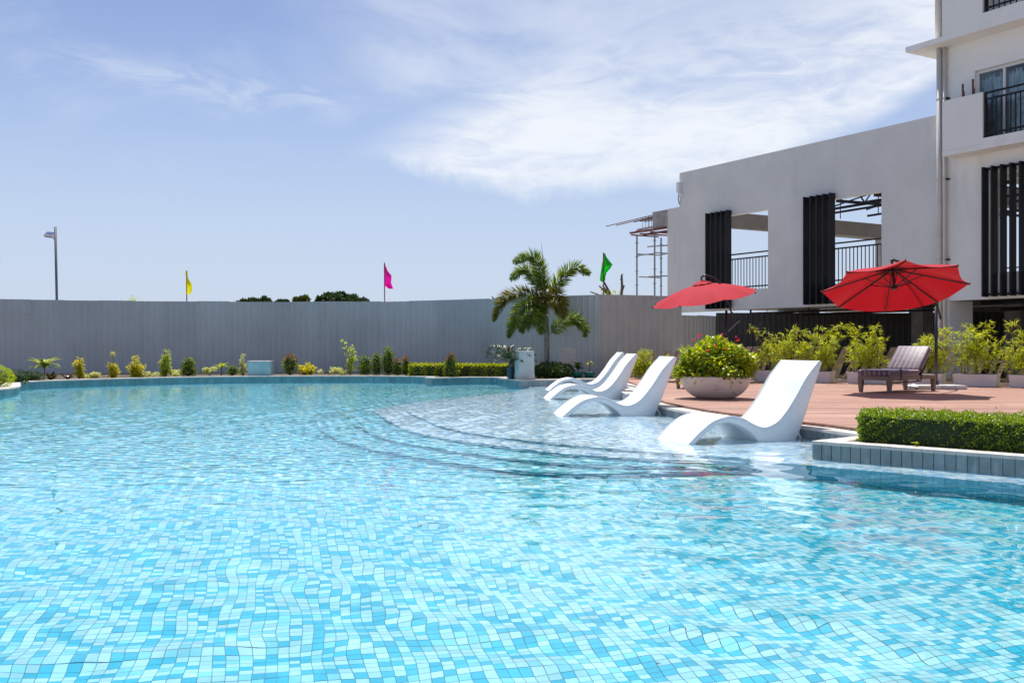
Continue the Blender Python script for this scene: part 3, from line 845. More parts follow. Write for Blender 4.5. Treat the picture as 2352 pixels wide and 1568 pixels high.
for a, b in ((-.46, .16), (-1.14, -.52), (-1.84, -1.2)):
    fbox(a, b, .088, .096, 5.8, 7.55).build('pane', M_glass, door)
    cur = MB(); nn = 40
    for k in range(nn):
        t0_, t1_ = a + (b - a) * k / nn, a + (b - a) * (k + 1) / nn; f0, f1 = .2 + .035 * math.sin(k * 1.3) + .02 * math.sin(k * .47), .2 + .035 * math.sin((k + 1) * 1.3) + .02 * math.sin((k + 1) * .47)
        cur.add([Fp(t0_, f0, 5.73), Fp(t1_, f1, 5.73), Fp(t1_, f1, 7.45 + .06 * math.sin(k)), Fp(t0_, f0, 7.45 + .06 * math.sin(k))], [(0, 1, 2, 3)])
    cur.build('curtain', M_curtain, door)
# downpipes
for t_, r, z1 in ((1.13, .065, 8.37), (.985, .04, 8.37)):
    dp = link('downpipe', None, tower)
    MB().tube([Fp(t_, -.12, .09), Fp(t_, -.12, z1)], r, 14).build('tube', M_pipe, dp, True)
    for z_ in (1.3, 3.1, 5.1, 7.1): MB().tube([Fp(t_, -.12, z_ - .025), Fp(t_, -.12, z_ + .025)], r + .007, 14).build('joint', M_pipe, dp, True); fbox(t_ - .1 if r < .05 else t_ - .02, t_ - .04 if r < .05 else t_ + .02, -.14, -.032, z_ - .02, z_ + .02).build('clamp', M_dark, dp)
MB().tube([Fp(1.16, -.12, 8.53), Fp(1.16, -.12, 14)], .075, 14).build('downpipe', M_pipe, tower, True)
# two upturned wooden legs behind the parapet
M_redwood = mat('red_wood', (.16, .045, .035), .6, .3, 20)
for k, t_ in enumerate((.33, .06)):
    w_ = thing('wooden_leg', ['short red-brown wooden leg sticking up behind the balcony parapet, farther from the railing', 'red-brown wooden leg sticking up behind the balcony parapet, next to the railing'][k], 'leg', group='wooden legs on the balcony')
    MB().bar(Fp(t_, -.3, 5.71), Fp(t_ + .02, -.3, 7.30 + .06 * k), .035, .035).build('shaft', M_redwood, w_)
    MB().bar(Fp(t_ - .03, -.3, 5.71), Fp(t_ - .01, -.3, 7.12), .03, .03).build('strut', M_redwood, w_)

# picket fence deep under the tower
pk = thing('picket_fence', 'pale upright picket fence under the apartment tower', 'fence')
M_picket = mat('pale_picket', (.34, .33, .31), .7, .12, 2)
for k in range(46):
    t_ = .6 - k * .12; fbox(t_ - .048, t_ + .048, 3.0, 3.03, .09, 1.72 + random.uniform(-.01, .01)).build('picket', M_picket, pk)
fbox(-5, .7, 3.032, 3.08, 1.5, 1.56).build('rail', M_dark, pk); fbox(-5, .7, 3.032, 3.08, .4, .46).build('rail', M_dark, pk)

# ------------------------------------------------------------------ unfinished beam, reinforcing bars and scaffold
M_rust = mat('rusty_bar', (.13, .055, .045), .8, .3, 12); M_form = mat('red_formwork', (.20, .06, .05), .7, .3, 5); M_scaf = mat('scaffold_tube', (.28, .29, .30), .4, .15, 6, metal=.6)
ub = thing('concrete_beam', 'unfinished concrete beam stub with long rusty bars beside the annex', 'beam')
fbox(11.834, 12.62, -.02, .22, 5.05, 5.62).build('stub', M_raw, ub, bevel=.015)
for s_, z_, t1_, dz in ((0, 5.52, 15.4, -.12), (.1, 5.5, 14.9, -.11), (.2, 5.46, 13.6, -.05), (.05, 5.38, 13.4, 0), (.16, 5.36, 13.3, 0), (.0, 5.44, 13.7, -.06), (.1, 5.1, 13.7, -.02), (.0, 5.12, 13.5, -.02)):
    MB().tube([Fp(12.5, s_, z_), Fp(t1_, s_, z_ + dz)], .016, 6).build('reinforcing_bar', M_rust, ub)
for t_ in (12.72, 12.86, 12.9, 13.05, 13.22): MB().tube([Fp(t_, .02, 5.12), Fp(t_, .02, 5.5)], .008, 5).build('stirrup', mat('blue_grey_wire', (.12, .16, .22), .6), ub)
fm = thing('formwork', 'red formwork planks resting on the scaffold', 'formwork')
for a, b, s0_, s1_, z_ in ((11.9, 13.7, -.2, -.1, 4.95), (11.9, 13.5, .25, .35, 4.9), (11.95, 13.2, .0, .12, 4.98)): fbox(a, b, s0_, s1_, z_, z_ + .06).build('plank', M_form, fm)
for t_ in (12.3, 12.9, 13.4): fbox(t_, t_ + .1, -.3, .9, 4.86, 4.9).build('cross_plank', M_form, fm)
sf = thing('scaffold', 'steel tube scaffold tower supporting the unfinished beam', 'scaffold')
posts = [(13.4, -.1), (12.4, -.1), (13.4, 1.0), (12.4, 1.0)]
for t_, s_ in posts:
    MB().tube([Fp(t_, s_, .09), Fp(t_, s_, 4.85)], .03, 8).build('standard', M_scaf, sf)
    for z_ in np.arange(.6, 4.8, .5): MB().tube([Fp(t_, s_, z_ - .012), Fp(t_, s_, z_ + .012)], .06, 8).build('rosette', M_scaf, sf)
for z_ in (2.62, 4.15):
    for (a, b) in ((0, 1), (1, 3), (3, 2), (2, 0)): MB().tube([Fp(*posts[a], z_ + .03 * a), Fp(*posts[b], z_ + .03 * a)], .022, 7).build('ledger', M_scaf, sf)
MB().tube([Fp(13.4, 1.0, 3.4), Fp(13.4, -.0, 3.4)], .022, 7).build('ledger', M_scaf, sf)
MB().tube([Fp(11.9, .1, 3.35), Fp(13.0, .1, 3.38)], .024, 7).build('ledger', M_scaf, sf); MB().tube([Fp(11.9, .1, 4.4), Fp(13.05, .1, 4.45)], .024, 7).build('ledger', M_scaf, sf)
MB().tube([Fp(11.85, -.05, 2.4), Fp(13.3, -.05, 2.4)], .035, 7).build('board', M_rust, sf)

# ------------------------------------------------------------------ slanted wooden slat fence behind the deck
M_slat = mat('weathered_slat', (.37, .305, .235), .8, .2, 7, bump=.2, objvar=.28)
sl = thing('slat_fence', 'slanted brown wooden slat fence behind the white planters', 'fence')
A_, B_ = np.array([2.42, 25.92]), np.array([12.9, 17.73]); Ls = np.linalg.norm(B_ - A_); dv = (B_ - A_) / Ls; nv = np.array([-dv[1], dv[0]])
u = 0.
while u < Ls:
    w_ = random.choice((.05, .07, .07, .1, .13)); lean = math.tan(R(random.uniform(19, 29))); ht = (.52 + .26 * min(1, u / 2.4)) + random.uniform(-.01, .01)
    if u < 2.8: gap = random.uniform(.012, .055)
    else: gap = random.uniform(.02, .11)
    z0_, z1_ = .09, .16 + ht; p0 = A_ + dv * u; p1 = A_ + dv * (u + lean * (z1_ - z0_)); t_ = nv * .012; jt = nv * random.uniform(-.004, .004)
    f_ = lambda p, o, z: (p[0] + o[0] + jt[0], p[1] + o[1] + jt[1], z)
    ww = dv * w_
    MB().hexa([f_(p0, -t_, z0_), f_(p0 + ww, -t_, z0_), f_(p0 + ww, t_, z0_), f_(p0, t_, z0_)], [f_(p1, -t_, z1_), f_(p1 + ww, -t_, z1_), f_(p1 + ww, t_, z1_), f_(p1, t_, z1_)]).build('slat', M_slat, sl)
    u += w_ + gap
for z_ in (.28, .68):
    q0, q1 = A_ + nv * .04, B_ + nv * .04
    MB().bar((q0[0], q0[1], z_ - (.12 if z_ > .5 else 0)), (q1[0], q1[1], z_), .04, .045).build('rail', M_slat, sl)
# low kerb at its foot
kb = MB(); off = -nv * .12
for (p, q) in ((A_, B_),):
    kb.hexa([(p[0] + off[0], p[1] + off[1], .09), (q[0] + off[0], q[1] + off[1], .09), (q[0] - nv[0] * .05, q[1] - nv[1] * .05, .09), (p[0] - nv[0] * .05, p[1] - nv[1] * .05, .09)],
            [(p[0] + off[0], p[1] + off[1], .23), (q[0] + off[0], q[1] + off[1], .23), (q[0] - nv[0] * .05, q[1] - nv[1] * .05, .23), (p[0] - nv[0] * .05, p[1] - nv[1] * .05, .23)])
tag(kb.build('kerb', M_conc), kind='structure')

# ------------------------------------------------------------------ white in-pool loungers
def wicker_mat():
    m = bpy.data.materials.new('white_wicker'); m.use_nodes = True; t = NT(m.node_tree); b = t.n['Principled BSDF']
    tc = t.new('ShaderNodeTexCoord'); uv = tc.outputs['UV']
    sep = t.new('ShaderNodeSeparateXYZ'); t.l.new(uv, sep.inputs[0]); k = 2 * math.pi / .024
    a = t.math('SINE', t.math('MULTIPLY', sep.outputs[0], k)); c = t.math('SINE', t.math('MULTIPLY', sep.outputs[1], k))
    wv = t.math('MULTIPLY', a, c)
    bp = t.new('ShaderNodeBump'); bp.inputs['Strength'].default_value = .4; bp.inputs['Distance'].default_value = .003
    t.l.new(wv, bp.inputs['Height']); t.l.new(bp.outputs[0], b.inputs['Normal'])
    t.l.new(t.mix(t.mapr(wv, -.75, -.1), (.73, .765, .78, 1), (.85, .855, .86, 1)), b.inputs['Base Color'])
    b.inputs['Roughness'].default_value = .45
    return m


M_wicker = wicker_mat(); M_trim = mat('white_trim', (.80, .82, .83), .4)
TOP = [(-.07, -.075), (0, .0), (.14, .12), (.275, .21), (.41, .25), (.51, .26), (.645, .233), (.757, .177), (.87, .138), (.953, .14), (1.07, .188), (1.18, .288), (1.31, .454), (1.43, .63), (1.54, .753), (1.61, .822)]
BOT = [(-.06, -.1), (.03, -.035), (.13, .045), (.22, .11), (.335, .178), (.46, .198), (.60, .168), (.705, .11), (.80, .03), (.90, -.085), (1.10, -.097), (1.27, -.06), (1.40, .18), (1.49, .41), (1.575, .62), (1.648, .80)]
top = catmull(TOP, 5); bot = catmull(BOT, 5); LW = .325


def lounger_shell():
    n = len(top); z0 = .1
    arc = np.concatenate([[0], np.cumsum(np.linalg.norm(np.diff(top, axis=0), axis=1))])
    V = []; uvv = []
    fcs = []; r = .016
    # section round the body: top far..top near with softened edges, then underside
    def ring(i):
        t_, b_ = top[i], bot[i]; mid = (t_ + b_) / 2; e = (b_ - t_); e = e / (np.linalg.norm(e) + 1e-6)
        ln = np.linalg.norm(b_ - t_); rr = min(r, ln * .3)
        pts = []
        for y_, q, vv in ((-LW, t_ + e * rr, -LW - rr), (-LW + rr * .3, t_ + e * rr * .3, -LW - rr * .3), (-LW + rr, t_, -LW + rr), (0, t_, 0), (LW - rr, t_, LW - rr), (LW - rr * .3, t_ + e * rr * .3, LW + rr * .3), (LW, t_ + e * rr, LW + rr),
                          (LW, b_ - e * rr, LW + ln), (LW - rr, b_, LW + ln + rr), (-LW + rr, b_, -LW - ln - rr), (-LW, b_ - e * rr, -LW - ln)):
            pts.append(((q[0], y_, q[1] + z0), (arc[i], vv)))
        return pts
    rings_ = [ring(i) for i in range(n)]; k = len(rings_[0])
    for rg in rings_:
        for p, uv in rg: V.append(p); uvv.append(uv)
    for i in range(n - 1):
        for j in range(k):
            fcs.append((i * k + j, i * k + (j + 1) % k, (i + 1) * k + (j + 1) % k, (i + 1) * k + j))
    fcs.append(tuple(range(k))[::-1]); fcs.append(tuple((n - 1) * k + j for j in range(k)))
    me = bpy.data.meshes.new('shell'); me.from_pydata(V, [], fcs); bm = bmesh.new(); bm.from_mesh(me); bmesh.ops.recalc_face_normals(bm, faces=bm.faces); bm.to_mesh(me); bm.free()
    ul = me.uv_layers.new(name='UVMap')
    for lp in me.loops: ul.data[lp.index].uv = uvv[lp.vertex_index]
    me.polygons.foreach_set('use_smooth', [True] * len(me.polygons)); me.materials.append(M_wicker)
    return me


shell_me = lounger_shell()
trim_me = None; leg_me = None; pad_me = None
LS = [((.77, 21.7), 5, 'white wave-shaped wicker lounger farthest along the shallow shelf'), ((.64, 18.3), 9, 'white wave-shaped wicker lounger second from the far end of the shelf'),
      ((.66, 14.12), 10, 'white wave-shaped wicker lounger in front of the bowl planter'), ((1.66, 10.29), 22, 'nearest white wave-shaped wicker lounger beside the box hedge')]
for k, (p, a, lb) in enumerate(LS):
    rt = thing('pool_lounger', lb, 'lounger', (p[0], p[1], LEDGE_Z), R(a), 'white loungers in the shallow water')
    recv(link('shell', shell_me, rt))
    for y_ in (-LW + .004, LW - .004):
        if trim_me is None:
            o = MB().tube([(q[0], 0, q[1] + .1 + .001) for q in top], .0075, 6).build('edge_trim', M_trim, rt, True); trim_me = o.data
        else: o = link('edge_trim', trim_me, rt)
        o.location = (0, y_, 0)
    for y_ in (-.24, .24):
        if leg_me is None:
            o = MB().tube([(1.36, 0, .22), (1.47, 0, .012), (1.50, 0, .012)], .014, 8).build('leg', M_trim, rt, True); leg_me = o.data
        else: o = link('leg', leg_me, rt)
        o.location = (0, y_, 0); recv(o)
    if pad_me is None:
        o = MB().tube([(1.47, -.26, .012), (1.47, .26, .012)], .012, 8).build('cross_bar', M_trim, rt, True); pad_me = o.data
    else: o = link('cross_bar', pad_me, rt)

# ------------------------------------------------------------------ deck lounger with striped cushion
M_brownwick = mat('brown_wicker', (.20, .145, .105), .6, .2, 60, bump=.5, bscale=120)


def stripe_mat():
    m = bpy.data.materials.new('striped_cushion'); m.use_nodes = True; t = NT(m.node_tree); b = t.n['Principled BSDF']
    tc = t.new('ShaderNodeTexCoord'); sep = t.new('ShaderNodeSeparateXYZ'); t.l.new(tc.outputs['Object'], sep.inputs[0])
    u = t.math('FRACT', t.math('DIVIDE', t.math('ADD', sep.outputs[1], 2.0), .092))
    s1 = t.math('LESS_THAN', t.math('ABSOLUTE', t.math('SUBTRACT', u, .45)), .035); s2 = t.math('LESS_THAN', t.math('ABSOLUTE', t.math('SUBTRACT', u, .60)), .035)
    st_ = t.math('MAXIMUM', s1, s2); n_ = t.noise(tc.outputs['Object'], 14, 4)
    base = t.mix(t.mapr(n_, .3, .7), (.070, .036, .058, 1), (.105, .058, .085, 1))
    t.l.new(t.mix(t.math('MULTIPLY', st_, .8), base, (.42, .36, .38, 1)), b.inputs['Base Color']); b.inputs['Roughness'].default_value = .5
    b.inputs['Sheen Weight'].default_value = 1.0; b.inputs['Sheen Roughness'].default_value = .35; b.inputs['Sheen Tint'].default_value = (1, .85, .95, 1)
    bp = t.new('ShaderNodeBump'); bp.inputs['Strength'].default_value = .35; bp.inputs['Distance'].default_value = .01; t.l.new(t.noise(tc.outputs['Object'], 9, 3), bp.inputs['Height']); t.l.new(bp.outputs[0], b.inputs['Normal'])
    return m


M_stripe = stripe_mat()


def deck_lounger(label, loc, rz, back=45):
    rt = thing('sun_lounger', label, 'lounger', loc, rz, 'cushioned loungers on the deck'); Lx, W2 = 1.62, .31
    MB().box(0, .06, -W2, W2, .22, .29).box(Lx - .06, Lx, -W2, W2, .22, .29).box(.06, Lx - .06, -W2, -W2 + .06, .22, .29).box(.06, Lx - .06, W2 - .06, W2, .22, .29).build('frame', M_brownwick, rt, bevel=.006)
    for x_ in (.04, Lx - .04):
        for y_ in (-W2 + .04, W2 - .04):
            a, b = .042, .026
            MB().hexa([(x_ - b, y_ - b, 0.001), (x_ + b, y_ - b, 0.001), (x_ + b, y_ + b, 0.001), (x_ - b, y_ + b, 0.001)], [(x_ - a, y_ - a, .222), (x_ + a, y_ - a, .222), (x_ + a, y_ + a, .222), (x_ - a, y_ + a, .222)]).build('leg', M_brownwick, rt)
    for x_ in np.arange(.16, Lx - .1, .12): MB().box(x_, x_ + .05, -W2 + .06, W2 - .06, .262, .288).build('slat', M_brownwick, rt)
    MB().box(-.02, 1.0, -W2, W2, .292, .40).build('seat_cushion', M_stripe, rt, True, bevel=.03)
    ang = R(back); bk = MB(); bl = .60; bk.box(0, bl, -W2, W2, 0, .105); o = bk.build('back_cushion', M_stripe, rt, True, bevel=.03)
    o.location = (1.03, 0, .33); o.rotation_euler = (0, -ang, 0)
    o2 = MB().box(0, bl - .02, -W2 + .02, W2 - .02, -.035, -.003).build('backrest', M_brownwick, rt); o2.location = (1.03, 0, .33); o2.rotation_euler = (0, -ang, 0)
    MB().bar((1.02, -W2 + .05, .2), (1.42, -W2 + .05, .6), .02, .02).build('prop', M_dark, rt)
    for x_ in (.35, 1.05): MB().box(x_, x_ + .035, -W2 - .004, -W2 + .03, .21, .41).build('tie_strap', M_dark, rt)
    MB().bar((.25, -W2 + .1, .17), (1.1, -W2 + .02, .19), .02, .02).build('side_rod', M_dark, rt)
    return rt


deck_lounger('brown wicker sun lounger with dark striped cushion under the dark red parasol', (6.33, 17.42, DECK_Z), R(40))
deck_lounger('sun lounger mostly hidden behind the flowering bowl planter', (3.42, 18.9, DECK_Z), R(70), 0)

# ------------------------------------------------------------------ parasols
M_red = bpy.data.materials.new('red_canvas'); M_red.use_nodes = True
t = NT(M_red.node_tree); b = t.n['Principled BSDF']; out = t.n['Material Output']; b.inputs['Roughness'].default_value = .75
n_ = t.noise(t.new('ShaderNodeNewGeometry').outputs['Position'], 3, 4); cc_ = t.mix(n_, (.45, .006, .022, 1), (.53, .014, .034, 1))
t.l.new(cc_, b.inputs['Base Color']); b.inputs['Specular IOR Level'].default_value = .15; b.inputs['Sheen Weight'].default_value = .25; b.inputs['Sheen Tint'].default_value = (1, .6, .6, 1)
tr = t.new('ShaderNodeBsdfTranslucent'); tr.inputs['Color'].default_value = (.46, .007, .013, 1); mx = t.new('ShaderNodeMixShader'); mx.inputs[0].default_value = .22
t.l.new(b.outputs[0], mx.inputs[1]); t.l.new(tr.outputs[0], mx.inputs[2]); t.l.new(mx.outputs[0], out.inputs['Surface'])
M_black = mat('black_tube', (.018, .018, .02), .35); M_gran = mat('granite', (.50, .49, .48), .6, .2, 40)


def parasol(label, base, center, Rr, phi, kx, ky, rise):
    """center: middle of the rim (world); kx, ky: slope of the rim plane"""
    base = Vector(base); c = Vector(center) - base
    rt = thing('parasol', label, 'parasol', base, 0, 'red cantilever parasols')
    N = Vector((-kx, -ky, 1)).normalized(); apex = c + N * rise
    tip = [c + Vector((Rr * math.cos(phi + k * math.pi / 4), Rr * math.sin(phi + k * math.pi / 4), kx * Rr * math.cos(phi + k * math.pi / 4) + ky * Rr * math.sin(phi + k * math.pi / 4))) for k in range(8)]
    V = []; Fc = []; nr, ns = 8, 6
    for k in range(8):
        a, b = tip[k], tip[(k + 1) % 8]; k0 = len(V)
        for i in range(nr + 1):
            f = .10 + .90 * i / nr
            for j in range(ns + 1):
                g = j / ns; edge = a.lerp(b, g); p = apex.lerp(edge, f)
                p = p + N * (.045 * math.sin(math.pi * f) - .055 * math.sin(math.pi * g) * f * f)
                p = p + (c - edge).normalized() * (.05 * math.sin(math.pi * g) * f * f)
                V.append(tuple(p))
        for i in range(nr):
            for j in range(ns):
                q = k0 + i * (ns + 1) + j; Fc.append((q, q + 1, q + ns + 2, q + ns + 1))
    me = bpy.data.meshes.new('canopy'); me.from_pydata(V, [], Fc); bm = bmesh.new(); bm.from_mesh(me); bmesh.ops.remove_doubles(bm, verts=bm.verts, dist=1e-4); bmesh.ops.recalc_face_normals(bm, faces=bm.faces); bm.to_mesh(me); bm.free()
    me.polygons.foreach_set('use_smooth', [True] * len(me.polygons)); me.materials.append(M_red); cano = link('canopy', me, rt)
    # vent cap
    V = [tuple(apex + N * .07)]; Fc = []
    for k in range(16):
        e = tip[(k // 2)] if k % 2 == 0 else tip[k // 2].lerp(tip[(k // 2 + 1) % 8], .5)
        V.append(tuple(apex.lerp(e, .19) + N * (.045 + .012 * (k % 2))))
    for k in range(16): Fc.append((0, 1 + k, 1 + (k + 1) % 16))
    me = bpy.data.meshes.new('vent'); me.from_pydata(V, [], Fc); me.materials.append(M_red); link('vent', me, cano)
    hub = apex - N * .34
    MB().tube([apex + N * .12, hub], .022, 10).build('hub', M_black, rt); MB().tube([hub + N * .03, hub - N * .03], .05, 10).build('runner', M_black, rt)
    for k in range(8):
        d = N * .012
        rb = MB().bar(apex - d, tip[k] - d * 1.0 - N * .004, .018, .024).build('rib', M_black, rt)
        q = apex.lerp(tip[k], .40) - d
        MB().bar(hub, q, .014, .016).build('strut', M_black, rb)
        MB().tube([tip[k] - (tip[k] - c).normalized() * .03, tip[k] + (tip[k] - c).normalized() * .012], .013, 6).build('tip_cap', M_red, rb)
    # pole, arm and crank
    topz = min(1.62, c.z - .25)
    MB().tube([(0, 0, .05), (0, 0, topz)], .030, 14).build('pole', M_black, rt, True)
    d2 = Vector((c.x, c.y, 0)).normalized()
    j0 = Vector((0, 0, topz - .02)); j1 = -d2 * .30 + Vector((0, 0, topz - .22)); st_ = Vector((0, 0, topz - .52))
    arm_top = apex + N * .12
    mid = (j0 + arm_top) * .5 + Vector((0, 0, .28)) - d2 * .12
    pts = [j1, j0.lerp(j1, .35) + Vector((0, 0, .06))] + [Vector(tuple(x)) for x in catmull([tuple(j0 - d2 * .08 + Vector((0, 0, .12))), tuple(mid), tuple(apex + N * .17 - d2 * .12), tuple(arm_top)], 5)]
    MB().tube(pts, .022, 10).build('arm', M_black, rt, True)
    MB().tube([j1, st_], .014, 8).build('stay', M_lampgrey, rt)
    MB().tube([st_ + Vector((0, 0, .06)), st_ - Vector((0, 0, .06))], .042, 12).build('slide_collar', M_black, rt)
    ck = MB().tube([(0, -.03, .8), (0, -.09, .8)], .02, 8).build('crank', M_black, rt); MB().tube([(0, -.09, .8), (.08, -.10, .74)], .009, 6).build('handle', M_black, ck)
    for sx in (-1, 1): MB().box(min(0, sx * .46) + (.004 if sx > 0 else 0), max(0, sx * .46) - (.004 if sx < 0 else 0), -.3, .3, .003, .075).build('base_slab', M_gran, rt, bevel=.01)
    MB().tube([(0, 0, .075), (0, 0, .16)], .05, 12).build('socket', M_black, rt)
    return rt


parasol('dark red parasol tilted to show its ribs, above the striped lounger', (8.05, 18.9, DECK_Z), (6.53, 17.0, 1.966), 1.195, R(-13.2), -.027, -.31, .34)
parasol('pinkish red parasol seen from outside, behind the bowl planter', (4.93, 22.9, DECK_Z), (4.44, 23.0, 2.06), 1.25, R(9), .165, .10, .36)

# ------------------------------------------------------------------ bowl planter with bougainvillea
bowl = thing('bowl_planter', 'large round pale concrete bowl planter on the deck', 'planter', (3.19, 15.62, DECK_Z))
M_bowl = mat('bowl_concrete', (.66, .60, .56), .7, .05, 3, stain=((.30, .27, .25), 6, (1, 1, 1.4)), bump=.1)
pr = [(0, .004), (.24, .004), (.33, .03), (.43, .10), (.50, .19), (.54, .28), (.555, .345), (.535, .352), (.52, .33), (.50, .27), (0, .27)]
MB().lathe([tuple(q) for q in pr[:1]] + [tuple(q) for q in catmull(pr[1:8], 4)] + [tuple(q) for q in pr[8:]], 48).build('bowl', M_bowl, bowl, True)
MB().lathe([(0, .30), (.515, .29)], 32).build('soil', M_soil, bowl)
bush = thing('flowering_bush', 'yellow-green bush with small red and pink flowers in the bowl planter', 'bush', (3.19, 15.62, DECK_Z + .3))
M_boug = leaf_mat('bush_leaf', [(.055, .125, .012), (.15, .25, .02), (.33, .40, .026), (.52, .53, .036), (.26, .34, .022)], .42, .4, .45)
n = 7000; d = rand_unit(n); d[:, 2] = np.abs(d[:, 2]) * 1.0 - .12; d = unit(d)
lump = 1 + .10 * np.sin(d[:, 0] * 7 + 1) * np.sin(d[:, 1] * 6 + 2) + .08 * np.sin(d[:, 2] * 9 + d[:, 0] * 5)
rad = rng.random(n) ** .28
P = d * np.array([.60, .58, .53]) * (lump * rad)[:, None]; P[:, 2] += .09; low_ = P[:, 2] < .07; P[low_, 2] = .07 + .12 * rng.random(low_.sum())
hang = (rng.random(n) < .16) & (P[:, 2] < .2); P[hang, 2] -= .12 * rng.random(hang.sum()) + .02
leaves('foliage', P, unit(d * .7 + rand_unit(n) * .8 + [0, 0, -.25]), unit(d * .5 + rand_unit(n) * .5 + [0, 0, 1.0]), rng.uniform(.055, .09, n), rng.uniform(.04, .06, n), M_boug, bush, .12, .42)
br = MB()
for k in range(26):
    d_ = unit(rng.normal(size=3) * [1, 1, .4] + [0, 0, .9]); br.tube([(0, 0, 0), tuple(d_ * .3 + rng.normal(size=3) * .03), tuple(d_ * .56)], [.012, .008, .004], 5)
br.build('branches', mat('twig', (.13, .10, .06), .8), bush)
for k, (px, py, cl) in enumerate([(1594, 782, 0), (1607, 774, 1), (1609, 770, 0), (1657, 769, 1), (1661, 777, 0), (1690, 775, 1), (1695, 781, 0), (1645, 795, 0), (1667, 804, 0), (1625, 806, 0)]):
    yy = 15.62 - (.12 if k < 7 else .42) ; p = D_(px, py, yy); fl_ = rand_unit(9) * .6 + np.array([0, 0, .4])
    leaves('flower', np.tile(np.array(p) - [3.19, 15.62, DECK_Z + .3], (9, 1)) + rand_unit(9) * .01, fl_, rand_unit(9), .032, .026, leaf_mat(['red_bract', 'pink_bract'][cl], [[(.55, .05, .03), (.70, .12, .05)], [(.60, .02, .20), (.75, .05, .30)]][cl], .3), bush)

# ------------------------------------------------------------------ white trough planters and bamboo
M_trough = mat('white_trough', (.70, .645, .61), .75, .06, 4, stain=((.50, .44, .40), 3, (1, 1, .6)))
M_bamb = leaf_mat('bamboo_leaf', [(.13, .20, .014), (.30, .38, .025), (.44, .50, .04), (.56, .56, .07), (.26, .33, .025)], .45, .45, .35)
M_culm = mat('bamboo_culm', (.20, .22, .06), .5)


def bamboo(root, L_, hmax, nculm, lean=.22, leafn=34):
    P, Dd, Nn, Ll, Ww = [], [], [], [], []; cm = MB()
    for k in range(nculm):
        b0 = np.array([random.uniform(-L_ / 2, L_ / 2) * .96, random.uniform(-.1, .1), 0]); az = random.uniform(0, 6.28); hh = hmax * (.42 + .58 * random.random() ** 1.6); ln = random.uniform(.3, 1) * lean
        dv_ = np.array([math.cos(az), math.sin(az) * .6, 0]); arc_ = [b0 + dv_ * ln * hh * (f ** 1.8) + np.array([0, 0, hh * (f - .10 * f ** 3)]) for f in np.linspace(0, 1, 8)]
        cm.tube([tuple(q) for q in arc_], [.007 - .0007 * i for i in range(8)], 5)
        for q in range(leafn):
            f = .12 + .88 * random.random() ** .8; i = min(6, int(f * 7)); fr = f * 7 - i; p = arc_[i] * (1 - fr) + arc_[i + 1] * fr
            az2 = random.uniform(0, 6.28); out_ = np.array([math.cos(az2), math.sin(az2), 0]); tw = p + out_ * random.uniform(.02, .16) * (1.1 - f * .6) + [0, 0, random.uniform(-.02, .06)]
            for r_ in range(random.randint(3, 5)):
                d_ = unit(out_ * .8 + rng.normal(size=3) * .55 + [0, 0, random.uniform(-.35, .25)])
                P.append(tw); Dd.append(d_); Nn.append(unit(np.array([0, 0, 1.]) + rng.normal(size=3) * .45)); Ll.append(random.uniform(.08, .15)); Ww.append(random.uniform(.013, .023))
    cm.build('culms', M_culm, root); leaves('foliage', np.array(P), np.array(Dd), np.array(Nn), np.array(Ll), np.array(Ww), M_bamb, root, .15, .35)


ang_f = math.atan2(dv[1], dv[0])
TR = [(1775, .8, 'half hidden by the nearest white lounger'), (1872, .8, 'just behind the back of the nearest white lounger'), (1995, .82, 'left of the striped sun lounger'), (2121, .82, 'behind the parasol pole'), (2243, .82, 'right of the parasol pole, fully in view'), (2374, .82, 'cut off by the right edge of the view')]
# where each trough stands along the fence
for k, (px, L_, wh) in enumerate(TR):
    r_ = (px - 1176) / F35; o_ = A_ - nv * .42
    tt = (r_ * o_[1] - o_[0]) / (dv[0] - r_ * dv[1]); c_ = o_ + dv * tt
    tr_ = thing('trough_planter', 'white concrete trough planter ' + wh, 'planter', (c_[0], c_[1], DECK_Z + .001), ang_f, 'white trough planters along the slat fence')
    h2, d2_ = .25, .19
    MB().hexa([(-L_ / 2 + .02, -d2_ + .01, 0), (L_ / 2 - .02, -d2_ + .01, 0), (L_ / 2 - .02, d2_ - .01, 0), (-L_ / 2 + .02, d2_ - .01, 0)], [(-L_ / 2, -d2_, h2), (L_ / 2, -d2_, h2), (L_ / 2, d2_, h2), (-L_ / 2, d2_, h2)]).build('trough', M_trough, tr_, bevel=.015)
    MB().box(-L_ / 2 + .04, L_ / 2 - .04, -d2_ + .04, d2_ - .04, h2 - .02, h2 + .004).build('soil', M_soil, tr_)
    bm_ = thing('bamboo_clump', 'yellow-green bamboo growing in the trough ' + wh, 'bamboo', (c_[0], c_[1], DECK_Z + h2), ang_f, 'bamboo in the white troughs')
    bamboo(bm_, L_, [1.12, 1.08, 1.15, 1.05, 1.18, 1.05][k], 17, .62, 25)
p = G(1520, 866, .12)
bm_ = thing('bamboo_clump', 'small feathery bamboo left of the bowl planter', 'bamboo', (3.35, 24.3, .15), ang_f, 'bamboo in the white troughs'); bamboo(bm_, .9, .82, 20, .4, 26)
